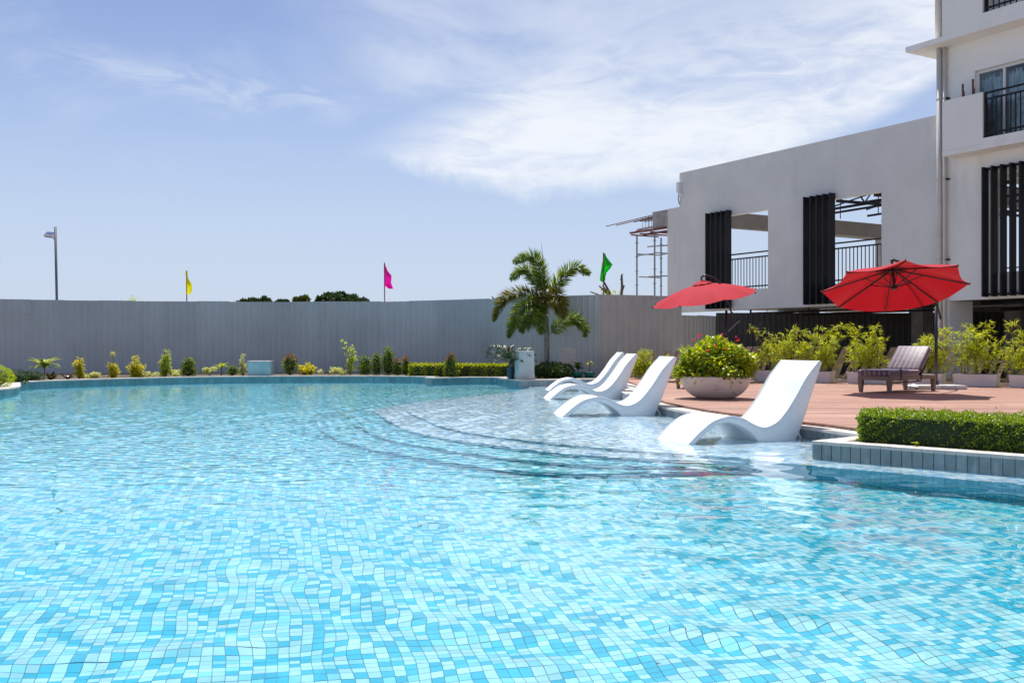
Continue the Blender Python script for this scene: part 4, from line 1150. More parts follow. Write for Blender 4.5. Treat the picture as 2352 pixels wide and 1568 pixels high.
# one long arching shoot
ar = thing('bamboo_shoot', 'single long bamboo shoot arching over above the slat fence', 'bamboo', D_(1855, 860, 21.2))
pts = catmull([(-.18, 0, -.2), (-.05, 0, .35), (.22, 0, .75), (.52, 0, 1.02), (.78, 0, 1.08), (.98, 0, .98), (1.08, 0, .84)], 6); pts[:, 2] *= .95
MB().tube([tuple(q) for q in pts], .006, 5).build('culm', M_culm, ar)
n = 210; f = .35 + .65 * rng.random(n); ii = np.minimum((f * (len(pts) - 1)).astype(int), len(pts) - 2); P = pts[ii] + rng.normal(0, .02, (n, 3))
leaves('foliage', P, unit(rng.normal(size=(n, 3)) + [.3, 0, -.2]), rand_unit(n) + [0, 0, 1], rng.uniform(.07, .13, n), .018, M_bamb, ar, .15, .35)

# ------------------------------------------------------------------ near box hedge
def hedge_obj(name, label, corners, z0, z1, m, nper, leaf, cat='hedge', round_=.05, core_col=(.02, .035, .01)):
    """corners: four plan points (front-left, front-right, back-right, back-left)"""
    c = np.array(corners, float); base = c.mean(0); rt = thing(name, label, cat, (base[0], base[1], z0)); c = c - base; H_ = z1 - z0
    bil = lambda u, v: (c[0] * (1 - u)[:, None] * (1 - v)[:, None] + c[1] * u[:, None] * (1 - v)[:, None] + c[2] * u[:, None] * v[:, None] + c[3] * (1 - u)[:, None] * v[:, None])
    wlen = np.linalg.norm(c[1] - c[0]); dlen = np.linalg.norm(c[3] - c[0]); P, N_ = [], []
    fx = unit(c[0] - c[3]); lx = unit(c[0] - c[1])
    for area, kind in ((wlen * dlen, 't'), (wlen * H_, 'f'), (wlen * H_, 'b'), (dlen * H_, 'l'), (dlen * H_, 'r')):
        n = int(area * nper); u, v, w = rng.random(n), rng.random(n), rng.random(n) ** .8
        if kind == 't': q = bil(u, v); z = np.full(n, H_); nn = np.tile([0, 0, 1.], (n, 1))
        if kind == 'f': q = bil(u, v * 0); z = w * H_; nn = np.tile([fx[0], fx[1], .25], (n, 1))
        if kind == 'b': q = bil(u, v * 0 + 1); z = w * H_; nn = np.tile([-fx[0], -fx[1], .25], (n, 1))
        if kind == 'l': q = bil(u * 0, v); z = w * H_; nn = np.tile([lx[0], lx[1], .25], (n, 1))
        if kind == 'r': q = bil(u * 0 + 1, v); z = w * H_; nn = np.tile([-lx[0], -lx[1], .25], (n, 1))
        p = np.concatenate([q, z[:, None]], 1)
        # soft shoulders and an uneven clipped face
        e = np.minimum(np.minimum(u * wlen, (1 - u) * wlen), 9) if kind in 'tfb' else np.full(n, 9.)
        bumpy = .018 * np.sin(p[:, 0] * 23 + p[:, 1] * 17) + .014 * np.sin(p[:, 0] * 51 - p[:, 2] * 60 + 1) + rng.normal(0, .010, n)
        p += unit(nn) * (bumpy - .012)[:, None]
        sh = np.clip((p[:, 2] - (H_ - round_)) / round_, 0, 1)
        if kind != 't': p -= unit(nn) * (sh ** 2 * round_ * .5)[:, None]
        else:
            e2 = np.minimum(np.minimum(v, 1 - v) * dlen, np.minimum(u, 1 - u) * wlen); p[:, 2] -= np.clip(1 - e2 / round_, 0, 1) ** 2 * round_ * .5
        P.append(p); N_.append(nn)
    P = np.concatenate(P); N_ = np.concatenate(N_); n = len(P)
    leaves('foliage', P, unit(N_ * .55 + rand_unit(n) * .9), unit(N_ + rand_unit(n) * .7), rng.uniform(.7, 1.25, n) * leaf, rng.uniform(.7, 1.2, n) * leaf * .62, m, rt, .15)
    k = .035; cc = c * (1 - k / np.array([wlen, wlen]) * 1.0); g = lambda i, z: (cc[i][0], cc[i][1], z)
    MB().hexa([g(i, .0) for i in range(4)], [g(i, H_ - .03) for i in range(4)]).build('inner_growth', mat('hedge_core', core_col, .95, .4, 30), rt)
    # stray shoots above the top
    m2 = 60; u, v = rng.random(m2), rng.random(m2); q = bil(u, v); p = np.concatenate([q, np.full((m2, 1), H_) + rng.random((m2, 1)) ** 3 * .06], 1)
    tag(leaves('shoots', p, rand_unit(m2) + [0, 0, .6], rand_unit(m2), leaf * 1.2, leaf * .6, m, rt), kind='stuff')
    return rt


M_box = leaf_mat('box_leaf', [(.055, .12, .009), (.12, .21, .012), (.21, .30, .018), (.36, .45, .028)], .40, .35, .5)
hedge_obj('box_hedge', 'dense dark green clipped box hedge in the raised planter at right', [(3.04, 8.70), (5.0, 6.85), (5.6, 7.5), (3.28, 9.32)], RIM - .035, .395, M_box, 9500, .021)
pl_ = thing('seedling', 'small pale seedling at the foot of the box hedge', 'seedling', (3.38, 8.30, RIM - .035))
n = 9; leaves('foliage', np.tile([0, 0, .06], (n, 1)), unit(rng.normal(size=(n, 3)) * [1, 1, .3] + [0, 0, .1]), np.tile([0, 0, 1.], (n, 1)), .06, .014, M_bamb, pl_); MB().tube([(0, 0, 0), (0, 0, .06)], .003, 5).build('stem', M_culm, pl_)

# ------------------------------------------------------------------ plants of the bed
BZ = .12
L_green = leaf_mat('topiary_leaf', [(.04, .085, .008), (.10, .17, .013), (.20, .27, .022), (.32, .37, .035)], .38, .4, .45)
L_lime = leaf_mat('lime_leaf', [(.18, .27, .012), (.34, .43, .022), (.50, .56, .035)], .45, .4)
L_red = leaf_mat('red_tip_leaf', [(.08, .10, .015), (.20, .10, .02), (.40, .14, .03), (.30, .22, .03)], .34, .4)
L_dark = leaf_mat('dark_leaf', [(.015, .042, .008), (.038, .08, .012), (.075, .12, .018)], .24, .5, .25)
L_yellow = leaf_mat('yellow_leaf', [(.20, .25, .016), (.44, .42, .022), (.64, .55, .025), (.34, .36, .022)], .45, .4)
L_pale = leaf_mat('pale_leaf', [(.32, .38, .11), (.54, .56, .20), (.68, .66, .26), (.38, .44, .10)], .35, .45)
L_hedge = leaf_mat('yellow_hedge_leaf', [(.14, .18, .012), (.32, .36, .018), (.48, .50, .028)], .42, .4)
L_strap = leaf_mat('strap_leaf', [(.10, .18, .02), (.24, .32, .04), (.44, .46, .14)], .35, .35)
L_brom = leaf_mat('bromeliad_leaf', [(.04, .04, .012), (.10, .06, .02), (.16, .18, .03)], .3, .3, .6)
M_trunk = mat('trunk_bark', (.15, .115, .085), .85, .2, 20)
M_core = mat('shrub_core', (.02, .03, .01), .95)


def blob_leaves(blobs, dens, leaf):
    """leaf positions over a set of ellipsoids (cx, cy, cz, rx, ry, rz)"""
    P, N_ = [], []
    for (cx, cy, cz, rx, ry, rz) in blobs:
        n = max(30, int(dens * (rx * ry + rx * rz + ry * rz) * 4)); d = rand_unit(n)
        lump = 1 + .07 * np.sin(d[:, 0] * 8 + cx * 9) * np.cos(d[:, 2] * 7) + rng.normal(0, .045, n); rr = np.where(rng.random(n) < .7, 1, rng.random(n) ** .5) * lump
        P.append(d * [rx, ry, rz] * rr[:, None] + [cx, cy, cz]); N_.append(d)
    return np.concatenate(P), np.concatenate(N_)


def topiary(label, px0, px1, pytop, Y, m, leaf=.028, dens=2600, blobs=None, cat='shrub', z0=BZ, group=None, name='clipped_shrub', tipm=None):
    r_ = (px1 - px0) * Y / F35 / 2; cx = ((px0 + px1) / 2 - 1176) * Y / F35; zt = 1 - (pytop - 790) * Y / F35; h_ = zt - z0
    rt = thing(name, label, cat, (cx, Y, z0), 0, group)
    if blobs is None: blobs = [(0, 0, .54, 1, 1, .46)]
    bl = [(a * r_, b * r_, c * h_, d * r_, e * r_, f * h_) for (a, b, c, d, e, f) in blobs]
    P, N_ = blob_leaves(bl, dens, leaf); k = P[:, 2] > .0; P, N_ = P[k], N_[k]; n = len(P)
    D1, N1, L1 = unit(N_ * .6 + rand_unit(n) * .8 + [0, 0, .15]), unit(N_ + rand_unit(n) * .7), rng.uniform(.7, 1.3, n) * leaf
    if tipm:
        k = (P[:, 2] > h_ * .74 + rng.normal(0, .07 * h_, n)); tag(leaves('young_shoots', P[k], D1[k], N1[k], L1[k], L1[k] * .5, tipm, rt), kind='stuff')
        P, D1, N1, L1 = P[~k], D1[~k], N1[~k], L1[~k]
    leaves('foliage', P, D1, N1, L1, L1 * .5, m, rt)
    bm = bmesh.new()
    for (a, b, c, d, e, f) in bl:
        q = bmesh.ops.create_icosphere(bm, subdivisions=2, radius=1.0); bmesh.ops.scale(bm, vec=(d * .78, e * .78, f * .78), verts=q['verts']); bmesh.ops.translate(bm, vec=(a, b, c), verts=q['verts'])
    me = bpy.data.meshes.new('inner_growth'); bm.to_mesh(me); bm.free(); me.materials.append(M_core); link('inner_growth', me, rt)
    MB().tube([(0, 0, -.01), (.01, 0, h_ * .4)], .02, 6).build('stem', M_trunk, rt)
    return rt


def yrow(px):
    """depth of the planted row a little behind the far rim"""
    return float(np.interp(px, [0, 100, 200, 300, 400, 500, 600, 700, 900, 1000, 1100], [23.0, 24.3, 25.1, 25.9, 26.6, 27.1, 27.4, 27.6, 27.5, 27.0, 26.7]))


def stems_plant(label, px0, px1, pytop, Y, m, nst=5, ncl=9, leaf=.05, cl=.09, cat='shrub', wfac=.55, name='leafy_shrub', perc=26, lowfree=.15):
    r_ = (px1 - px0) * Y / F35 / 2; cx = ((px0 + px1) / 2 - 1176) * Y / F35; h_ = 1 - (pytop - 790) * Y / F35 - BZ
    rt = thing(name, label, cat, (cx, Y, BZ)); sm = MB(); P, D1, N1 = [], [], []
    for k in range(nst):
        x1, y1 = random.uniform(-1, 1) * r_ * .75, random.uniform(-1, 1) * r_ * .6; hh = h_ * (1.0 if k == 0 else random.uniform(.5, .92)); b0 = (x1 * .3, y1 * .3, -.01)
        sm.tube([b0, (x1 * .7, y1 * .7, hh * .5), (x1, y1, hh * .95)], [.009, .007, .004], 5)
        for j in range(ncl):
            f = lowfree + (1 - lowfree) * (j + random.random() * .6) / ncl; az = random.uniform(0, 6.28); rr = r_ * wfac * random.uniform(.2, 1) * (1.15 - f * .6)
            c_ = np.array([x1 * f + math.cos(az) * rr, y1 * f + math.sin(az) * rr, min(h_, hh * f)]); n = perc
            d = rand_unit(n); P.append(c_ + d * [cl, cl, cl * .6] * (rng.random((n, 1)) ** .5)); D1.append(d + [0, 0, -.2]); N1.append(rand_unit(n) * .6 + [0, 0, 1])
    sm.build('stems', M_trunk, rt); P = np.concatenate(P); n = len(P)
    k = P[:, 2] > .01
    leaves('foliage', P[k], np.concatenate(D1)[k], np.concatenate(N1)[k], rng.uniform(.7, 1.2, k.sum()) * leaf, leaf * .55, m, rt)
    return rt


def strap_plant(label, px, pytop, pybase, Y, m, n=22, L_=.42, w_=.055, droop=.8, stem_h=.3, cat='plant', name='strap_leaf_plant', up=.5, z0=BZ, nseg=6):
    cx = (px - 1176) * Y / F35; rt = thing(name, label, cat, (cx, Y, z0)); V = []; Fc = []
    if stem_h > .05: MB().tube([(0, 0, -.01), (.015, 0, stem_h * .6), (0, 0, stem_h)], [.016, .014, .012], 7).build('stem', M_trunk, rt)
    for k in range(n):
        az = k * 2.4 + random.uniform(-.3, .3); u_ = up * random.uniform(.3, 1.6); d = np.array([math.cos(az), math.sin(az), u_]); d = d / np.linalg.norm(d); side = np.array([-math.sin(az), math.cos(az), 0]); ln = L_ * random.uniform(.75, 1.1)
        p = np.array([0, 0, stem_h + random.uniform(-.08, .02) * (1 if stem_h > .1 else .2)]); k0 = len(V)
        for i in range(nseg + 1):
            f = i / nseg; ww = w_ * (math.sin(math.pi * min(1, .18 + f * .82)) ** .8) * .5 + .001; fold = np.array([0, 0, ww * .35])
            V += [tuple(p - side * ww + fold), tuple(p), tuple(p + side * ww + fold)]
            p = p + d * ln / nseg; d = d + np.array([0, 0, -droop / nseg]); d = d / np.linalg.norm(d)
        for i in range(nseg):
            for j in range(2): q = k0 + i * 3 + j; Fc.append((q, q + 1, q + 4, q + 3))
    link('foliage', mesh_np('foliage', V, np.array(Fc), m, True), rt); return rt


def low_cover(label, px0, px1, pytop, Y, m, leaf=.05, n=420, cat='ground plant'):
    x0, x1 = ((p - 1176) * Y / F35 for p in (px0, px1)); h_ = 1 - (pytop - 790) * Y / F35 - BZ; L_ = x1 - x0; rt = thing('low_shrub', label, cat, ((x0 + x1) / 2, Y, BZ))
    nc = max(5, int(L_ / .09)); P = []
    for k in range(nc):
        c_ = np.array([random.uniform(-.5, .5) * L_, random.uniform(-.15, .15), h_ * random.uniform(.25, .85)]); d = rand_unit(n // nc + 3); P.append(c_ + d * [.07, .07, .05])
    P = np.concatenate(P); P[:, 2] = np.clip(P[:, 2], .01, h_); q = len(P)
    leaves('foliage', P, rand_unit(q) + [0, 0, .2], rand_unit(q) * .7 + [0, 0, 1], rng.uniform(.7, 1.2, q) * leaf, leaf * .6, m, rt)
    sm = MB()
    for k in range(nc): sm.tube([(random.uniform(-.45, .45) * L_, random.uniform(-.1, .1), -.01), (random.uniform(-.45, .45) * L_, random.uniform(-.1, .1), h_ * .7)], .004, 4)
    sm.build('stems', M_trunk, rt); return rt


TWO = [(0, 0, .30, 1, 1, .30), (0, 0, .68, .72, .72, .32)]
topiary('large bright green clipped ball on the left planting island', -68, 25, 838, 19.9, L_lime, .022, 5200, [(0, 0, .45, 1, 1, .55)], name='clipped_ball')
topiary('dark green low mound right behind the clipped ball', 6, 62, 850, 22.4, L_dark, .04, 1500, [(0, 0, .4, 1, 1, .6)], name='low_bush')
topiary('dark green flat mound beside the strap-leaved plant at far left', 50, 96, 853, 23.4, L_dark, .04, 1500, [(0, 0, .4, 1.1, .9, .6)], name='low_bush')
strap_plant('yellow-green cane plant with long strap leaves at far left', 101, 815, 868, 24.3, L_strap, 30, .46, .075, 1.0, .36, up=.8)
strap_plant('larger dark bromeliad beside the cane plant', 117, 850, 868, 24.0, L_brom, 14, .26, .085, .15, .02, name='bromeliad', up=.9)
strap_plant('smaller open bromeliad with reddish leaves on the far bed', 155, 853, 867, 24.6, L_brom, 13, .26, .08, .25, .02, name='bromeliad', up=.65)
stems_plant('narrow yellow-green shrub right of the bromeliads', 170, 197, 820, yrow(183), L_yellow, 5, 7, .05, .08)
stems_plant('yellow-green shrub with one shoot sticking up on its own', 246, 275, 832, yrow(260), L_yellow, 6, 8, .045, .07)
tp = stems_plant('thin upright shoot with a flat leaf tuft above the shrub', 256, 272, 809, yrow(262) + .05, L_yellow, 1, 2, .045, .08, wfac=.1, name='leaf_tuft', lowfree=.93)
stems_plant('golden yellow layered shrub on the far bed', 294, 334, 815, yrow(314), L_yellow, 6, 7, .055, .085)
stems_plant('tall yellow-green shrub left of the green two-tier shrub', 366, 391, 801, yrow(378), L_lime, 5, 8, .055, .075)
topiary('dark green two-tier clipped shrub on the left half of the bed', 415, 451, 822, yrow(433), L_green, .045, 1500, TWO)
strap_plant('small yellow-green rosette plant on a short stem', 508, 826, 859, yrow(508), L_lime, 20, .24, .05, .8, .26, up=.7, name='rosette_plant')
topiary('small round dark green ball shrub near the blue box', 523, 545, 839, yrow(534), L_green, .04, 1700, [(0, 0, .5, 1, 1, .5)])
stems_plant('thin pale shrub beside the blue box', 546, 571, 811, yrow(558), L_pale, 4, 7, .04, .055)
topiary('clipped shrub with orange-red young leaves right of the blue box', 649, 682, 814, yrow(665), L_green, .045, 1700, [(0, 0, .55, 1, 1, .45)], tipm=L_red)
stems_plant('yellow shrub with dark red flower tips beside the orange-red shrub', 684, 728, 832, yrow(706), L_yellow, 7, 4, .075, .09)
for k, (px, py) in enumerate(((693, 829), (706, 826), (718, 829), (725, 837))): pass
bt = stems_plant('tall airy bamboo-like plant in the middle of the bed', 787, 820, 779, yrow(803), L_lime, 4, 6, .085, .075, name='airy_plant', perc=11)
EGG = [(0, 0, .54, 1, 1, .46)]
for (a, b, c_, lb, tm_) in ((824, 853, 818, 'first and widest egg-shaped shrub of the group of five', None), (854, 876, 812, 'second egg-shaped shrub, left of the tallest one', None), (877, 905, 799, 'tallest egg-shaped shrub of the group of five', None), (901, 924, 824, 'shorter egg-shaped shrub right of the tallest, with reddish top', L_red), (922, 941, 821, 'narrow egg-shaped shrub with pink top at the hedge end', L_red)):
    topiary(lb, a, b, c_, yrow((a + b) / 2) - .1, L_green, .042, 1700, [(0, 0, .62, .95, .95, .40), (0, 0, .30, 1, 1, .26)], group='egg-shaped shrubs', tipm=tm_)
topiary('cone-shaped shrub with reddish top in front of the low hedge', 1018, 1052, 811, 26.0, L_green, .045, 1600, [(0, 0, .26, 1, 1, .26), (0, 0, .55, .8, .8, .28), (0, 0, .80, .5, .5, .2)], tipm=L_red)
for (a, b, c_, lb) in ((190, 247, 855, 'low pale leafy ground cover left of the single shoot shrub'), (300, 362, 854, 'low pale ground cover right of the golden shrub'), (386, 417, 846, 'pale variegated low shrub left of the two-tier shrub'), (466, 497, 840, 'pale variegated shrub left of the rosette plant'), (729, 790, 845, 'wide pale low shrub left of the airy plant')):
    low_cover(lb, a, b, c_, yrow((a + b) / 2) - .15, L_pale, n=520)
hx = lambda px, Y: (px - 1176) * Y / F35
hedge_obj('low_hedge', 'long low yellow-green clipped hedge left of the sago palm', [(hx(936, 26.2), 26.75), (hx(1176, 26.0), 26.1), (hx(1176, 26.0) + .05, 26.65), (hx(936, 26.2) - .05, 27.35)], BZ, .45, L_hedge, 2600, .045, round_=.08, core_col=(.05, .06, .012))

# boxes and pedestals
M_cyan = mat('pale_blue_paint', (.30, .52, .56), .6, .12, 3, stain=((.20, .33, .36), 2.5, (2, 2, .35)))
M_ped = mat('pedestal_stone', (.52, .52, .51), .7, .08, 3, stain=((.36, .35, .33), 3, (1, 1, .5)))
bx = thing('utility_box', 'pale blue rectangular concrete box on the far bed', 'box', (hx(596, 27.0), 27.1, BZ))
MB().box(-.30, .30, -.2, .25, -.02, .40).build('body', M_cyan, bx, bevel=.008); MB().box(-.31, .31, -.21, .26, .402, .425).build('lid', M_conc, bx)
pd = thing('pedestal', 'pale square pedestal beside the sago palm, at the pool corner', 'pedestal', (.30, 23.9, RIM + .012), R(16))
MB().box(-.19, .19, -.19, .19, 0, .68).build('shaft', M_ped, pd, bevel=.01); MB().box(-.195, .195, -.195, .195, .0, .13).build('foot', M_conc, pd)
bx = thing('stone_box', 'grey square stone box behind the dark round bush', 'box', (hx(1291, 25.9), 25.9, BZ), R(30))
MB().box(-.26, .26, -.26, .26, -.02, .74).build('body', M_ped, bx, bevel=.008); MB().box(-.27, .27, -.27, .27, .742, .76).build('lid', M_conc, bx)

# dark bush, pots
topiary('broad dark green bush between pedestal and green pots', 1229, 1318, 832, 24.9, L_dark, .05, 1700, [(-.25, 0, .45, .75, .8, .52), (.3, 0, .42, .7, .8, .5)], name='round_bush')
topiary('yellowish shrub peeking out behind the dark bush', 1222, 1250, 838, 25.8, L_yellow, .05, 900, name='small_shrub')
M_pot = mat('green_pot', (.02, .16, .13), .4, .1, 5); M_bpot = mat('dark_blue_pot', (.02, .03, .055), .3, .1, 5)
for k, (px, lb) in enumerate(((1327, 'green round pot nearer the dark bush'), (1354, 'green round pot nearer the leaning slats'))):
    c_ = (hx(px, 24.75), 24.75, RIM + .012); pt = thing('plant_pot', lb, 'pot', c_, 0, 'green pots')
    MB().lathe([(0, 0), (.10, 0), (.145, .125), (.155, .13), (.155, .15), (.135, .15), (.13, .12), (0, .12)], 24).build('pot', M_pot, pt, True)
p1 = strap_plant('dark leafy plant in the green pot nearer the dark bush', 1327, 0, 0, 24.75, L_dark, 16, .22, .085, .9, .16, name='potted_plant', up=.9, z0=RIM + .13)
p2 = strap_plant('wilted yellowish plant with thick stem in the other green pot', 1354, 0, 0, 24.75, L_yellow, 9, .16, .05, 1.6, .27, name='potted_plant', up=.3, z0=RIM + .13)
pt = thing('plant_pot', 'dark blue pot of the sago palm', 'pot', (-.02, 24.15, RIM + .012)); MB().lathe([(0, 0), (.085, 0), (.10, .05), (.11, .26), (.12, .27), (.10, .27), (.09, .22), (0, .22)], 24).build('pot', M_bpot, pt, True)


def fronds(root, specs, m, leaflet, wid, dens, plume, name='frond', mrach=None):
    """specs: list of polyline control points; each frond is a part with its rachis below it"""
    for sp in specs:
        P = catmull(sp, 8); T = unit(np.gradient(P, axis=0)); Ls_ = np.concatenate([[0], np.cumsum(np.linalg.norm(np.diff(P, axis=0), axis=1))]); tot = Ls_[-1]
        n = int(dens * tot); f = .10 + .90 * rng.random(n); s_ = f * tot; p = np.stack([np.interp(s_, Ls_, P[:, k]) for k in range(3)], 1); tg = unit(np.stack([np.interp(s_, Ls_, T[:, k]) for k in range(3)], 1))
        side = unit(np.cross(tg, [0, 0, 1])); upv = np.cross(side, tg); a = rng.random(n) * 2 * math.pi
        if plume: lat = side * np.cos(a)[:, None] + upv * np.sin(a)[:, None]
        else: sg = np.where(rng.random(n) < .5, -1, 1)[:, None]; lat = side * sg + upv * (.35 + .2 * rng.random((n, 1)))
        d = unit(lat * 1.0 + tg * (.55 + .5 * f[:, None]) + [0, 0, -.12 if plume else 0]); ll = leaflet * (np.sin(math.pi * np.clip(.16 + .80 * f, 0, 1)) ** .7) * rng.uniform(.8, 1.15, n)
        fr = leaves(name, p, d, np.cross(d, tg) + rand_unit(n) * .35, ll, wid, m, root, .15, .4)
        MB().tube([tuple(q) for q in P], [.016 * (1 - .8 * i / len(P)) for i in range(len(P))], 5).build('rachis', mrach or M_culm, fr)


# sago palm in its pot
sg_ = thing('sago_palm', 'dark spiky sago palm left of the pale pedestal', 'palm', (-.02, 24.15, RIM + .24))
L_sago = leaf_mat('sago_leaf', [(.012, .035, .010), (.03, .07, .018), (.06, .11, .03)], .15, .3, .7)
sp = []
for k in range(22):
    az = k * 2.4; e = .25 + .9 * (k % 5) / 4; L_ = .62; dx, dy = math.cos(az), math.sin(az)
    sp.append([(0, 0, .12), (dx * L_ * .35, dy * L_ * .35, .14 + .28 * e), (dx * L_ * .75, dy * L_ * .75, .16 + .34 * e), (dx * L_, dy * L_, .12 + .22 * e)])
fronds(sg_, sp, L_sago, .13, .012, 190, False, mrach=M_trunk); MB().tube([(0, 0, -.02), (0, 0, .14)], [.09, .075], 10).build('trunk', M_trunk, sg_)

# foxtail palm
PY = 26.0; pz = lambda x, y, dy=0.: (((1090.25 + .25394 * x) - 1256.) * PY / F35, dy, 1 - ((520.6 + .25394 * y) - 790) * PY / F35 - BZ)
palm = thing('foxtail_palm', 'foxtail palm with bushy arching fronds in front of the fence', 'palm', ((1256. - 1176) * PY / F35, PY, BZ))
M_ptrunk = mat('palm_trunk', (.24, .215, .18), .85, .25, 14, stain=((.10, .08, .06), 9, (1, 1, 4)))
MB().tube([(0, 0, -.05), (0, 0, .3), (.005, 0, .7), (-.005, 0, 1.05), pz(645, 800)], [.085, .082, .075, .07, .06], 12).build('trunk', M_ptrunk, palm, True)
MB().tube([pz(650, 950), pz(645, 800), pz(640, 640)], [.072, .06, .03], 10).build('crown_shaft', mat('crown_shaft', (.16, .17, .10), .6, .15, 8), palm, True)
L_palm = leaf_mat('palm_leaflet', [(.035, .085, .012), (.09, .165, .022), (.18, .25, .036), (.30, .34, .06)], .38, .35, .55)
L_palmy = leaf_mat('palm_leaflet_old', [(.07, .085, .012), (.17, .16, .02), (.26, .22, .03)], .30, .4, .5)
spA = [[pz(640, 640), pz(600, 430, -.1), pz(520, 275, -.2), pz(350, 330, -.3)], [pz(635, 650), pz(570, 500, .1), pz(450, 380, .2), pz(330, 470, .3)], [pz(650, 640), pz(760, 500, -.1), pz(890, 370, -.2), pz(1030, 430, -.25)],
       [pz(640, 700), pz(520, 680, -.35), pz(390, 770, -.6), pz(310, 1000, -.7)], [pz(640, 720), pz(600, 730, -.45), pz(580, 830, -.8), pz(600, 970, -.9)], [pz(640, 730), pz(540, 760, .3), pz(420, 850, .5), pz(300, 880, .6)], [pz(660, 990), pz(740, 910, -.1), pz(880, 830, -.2), pz(1000, 930, -.25), pz(985, 990, -.25)], [pz(640, 760), pz(560, 800, -.3), pz(470, 880, -.4), pz(420, 950, -.45)]]
spB = [[pz(635, 670), pz(450, 600, -.1), pz(260, 660, -.2), pz(170, 850, -.25)], [pz(650, 660), pz(720, 600, -.3), pz(790, 690, -.5), pz(790, 830, -.6)], [pz(640, 700), pz(640, 640, -.3), pz(590, 640, -.5), pz(560, 700, -.6)], [pz(655, 700), pz(690, 680, .3), pz(760, 720, .5), pz(790, 800, .6)]]
fronds(palm, spA, L_palm, .33, .023, 340, True, mrach=M_culm); fronds(palm, spB, L_palmy, .31, .023, 320, True, mrach=M_culm)
MB().tube([pz(640, 640), pz(628, 400), pz(602, 140)], [.02, .014, .002], 6).build('spear_leaf', mat('spear', (.09, .09, .06), .6), palm)
for k, (x_, y_) in enumerate(((520, 1130), (565, 1130))): MB().tube([pz(560 - 15 * (1 - k), 970, -.4), pz(x_, y_, -.4)], .003, 4).build('string', M_culm, palm)

# ------------------------------------------------------------------ beyond the fence
M_post = mat('lamp_post_paint', (.10, .125, .15), .5, .1, 3); M_solar = mat('solar_cells', (.055, .06, .14), .2, .15, 12, coat=.6); M_alu = mat('aluminium', (.62, .60, .58), .35, metal=.3)
LY = 34.0; b0 = D_(129.5, 790, LY)
lp = thing('solar_street_lamp', 'tall solar street lamp behind the left end of the fence', 'street lamp', (b0[0], LY, .09)); zt = 1 + 270 * LY / F35 - .09; lpx = lambda x, y, dy=0.: ((x - 129.5) * LY / F35, dy, 1 - (y - 790) * LY / F35 - .09)
MB().tube([(.06, 0, 0), lpx(127, 521)], .042, 12).build('pole', M_post, lp, True)
MB().tube([lpx(129, 556), lpx(119, 541)], .026, 8).build('bracket', M_alu, lp)
pn = link('solar_panel', None, lp)
c_ = [Vector(lpx(99, 530, .25)), Vector(lpx(107, 540.5, -.25)), Vector(lpx(127.5, 543.5, -.22)), Vector(lpx(121, 531.5, .25))]; up_ = Vector((0, 0, .03))
MB().hexa([q - up_ for q in c_], c_).build('panel_frame', M_alu, pn)
ce = sum(c_, Vector()) / 4; ins = [ce + (q - ce) * .90 + Vector((0, 0, .004)) for q in c_]
for a, b in ((0, .49), (.51, 1)):
    q = [ins[0].lerp(ins[3], a), ins[1].lerp(ins[2], a), ins[1].lerp(ins[2], b), ins[0].lerp(ins[3], b)]; MB().hexa(q, [p + Vector((0, 0, .003)) for p in q]).build('cell_field', M_solar, pn)
MB().hexa([q.lerp(ce, .25) - Vector((0, 0, .09)) for q in c_], [q.lerp(ce, .05) - up_ * 1.02 for q in c_]).build('lamp_head', M_post, pn)


def flag(label, px, pytop, pybot, Y, outline, color, fold, cloth_top):
    m = leaf_mat(color[0], [color[1], color[1]], .45, .6, .2); rt = thing('flag', label, 'flag', (hx(px, Y), Y, .09), 0, 'flags on red poles beyond the fence')
    lx = lambda x, y, dy=0.: ((x - px) * Y / F35, dy, 1 - (y - 790) * Y / F35 - .09)
    MB().tube([lx(px + 1.2, 790 + (1 - .09) * F35 / Y), lx(px, pytop)], .017, 7).build('pole', mat('red_pole', (.28, .02, .03), .5), rt)
    # cloth: rows from top to bottom between the pole edge and the free edge
    nr, nc = len(outline), 9; V = []
    for i, (y_, xa, xb) in enumerate(outline):
        for j in range(nc + 1):
            f = j / nc; V.append(lx(xa + (xb - xa) * f, y_, fold * math.sin(f * 7 + i * .5) * (.3 + f)))
    Fc = [(i * (nc + 1) + j, i * (nc + 1) + j + 1, (i + 1) * (nc + 1) + j + 1, (i + 1) * (nc + 1) + j) for i in range(nr - 1) for j in range(nc)]
    link('cloth', mesh_np('cloth', V, np.array(Fc), m, True), rt); return rt


flag('yellow flag on a red pole beyond the fence', 428.5, 621, 690, 32, [(623, 425, 430), (627, 425.5, 429.5), (634, 427, 429.6), (642, 427, 433), (652, 426, 440), (660, 427, 441), (670, 428, 440.5), (676, 428, 437)], ('yellow_cloth', (.62, .64, .02)), .05, 0)
flag('magenta flag on a red pole beyond the fence', 883, 603, 690, 32, [(604, 881.6, 883.5), (612, 881.6, 886), (622, 881.7, 890), (632, 881.8, 898.5), (640, 881.9, 899), (648, 882, 898), (656, 883, 901), (663, 893, 904)], ('magenta_cloth', (.62, .03, .26)), .05, 0)
flag('green flag on a red pole above the fence corner', 1386, 580, 676, 29, [(581, 1388, 1389.2), (590, 1386, 1394), (600, 1384, 1402), (607, 1382.6, 1407.5), (616, 1381.5, 1402), (626, 1380, 1393), (636, 1378.5, 1390), (643, 1377.5, 1389.5), (647, 1381, 1387)], ('green_cloth', (.03, .34, .06)), .07, 0)


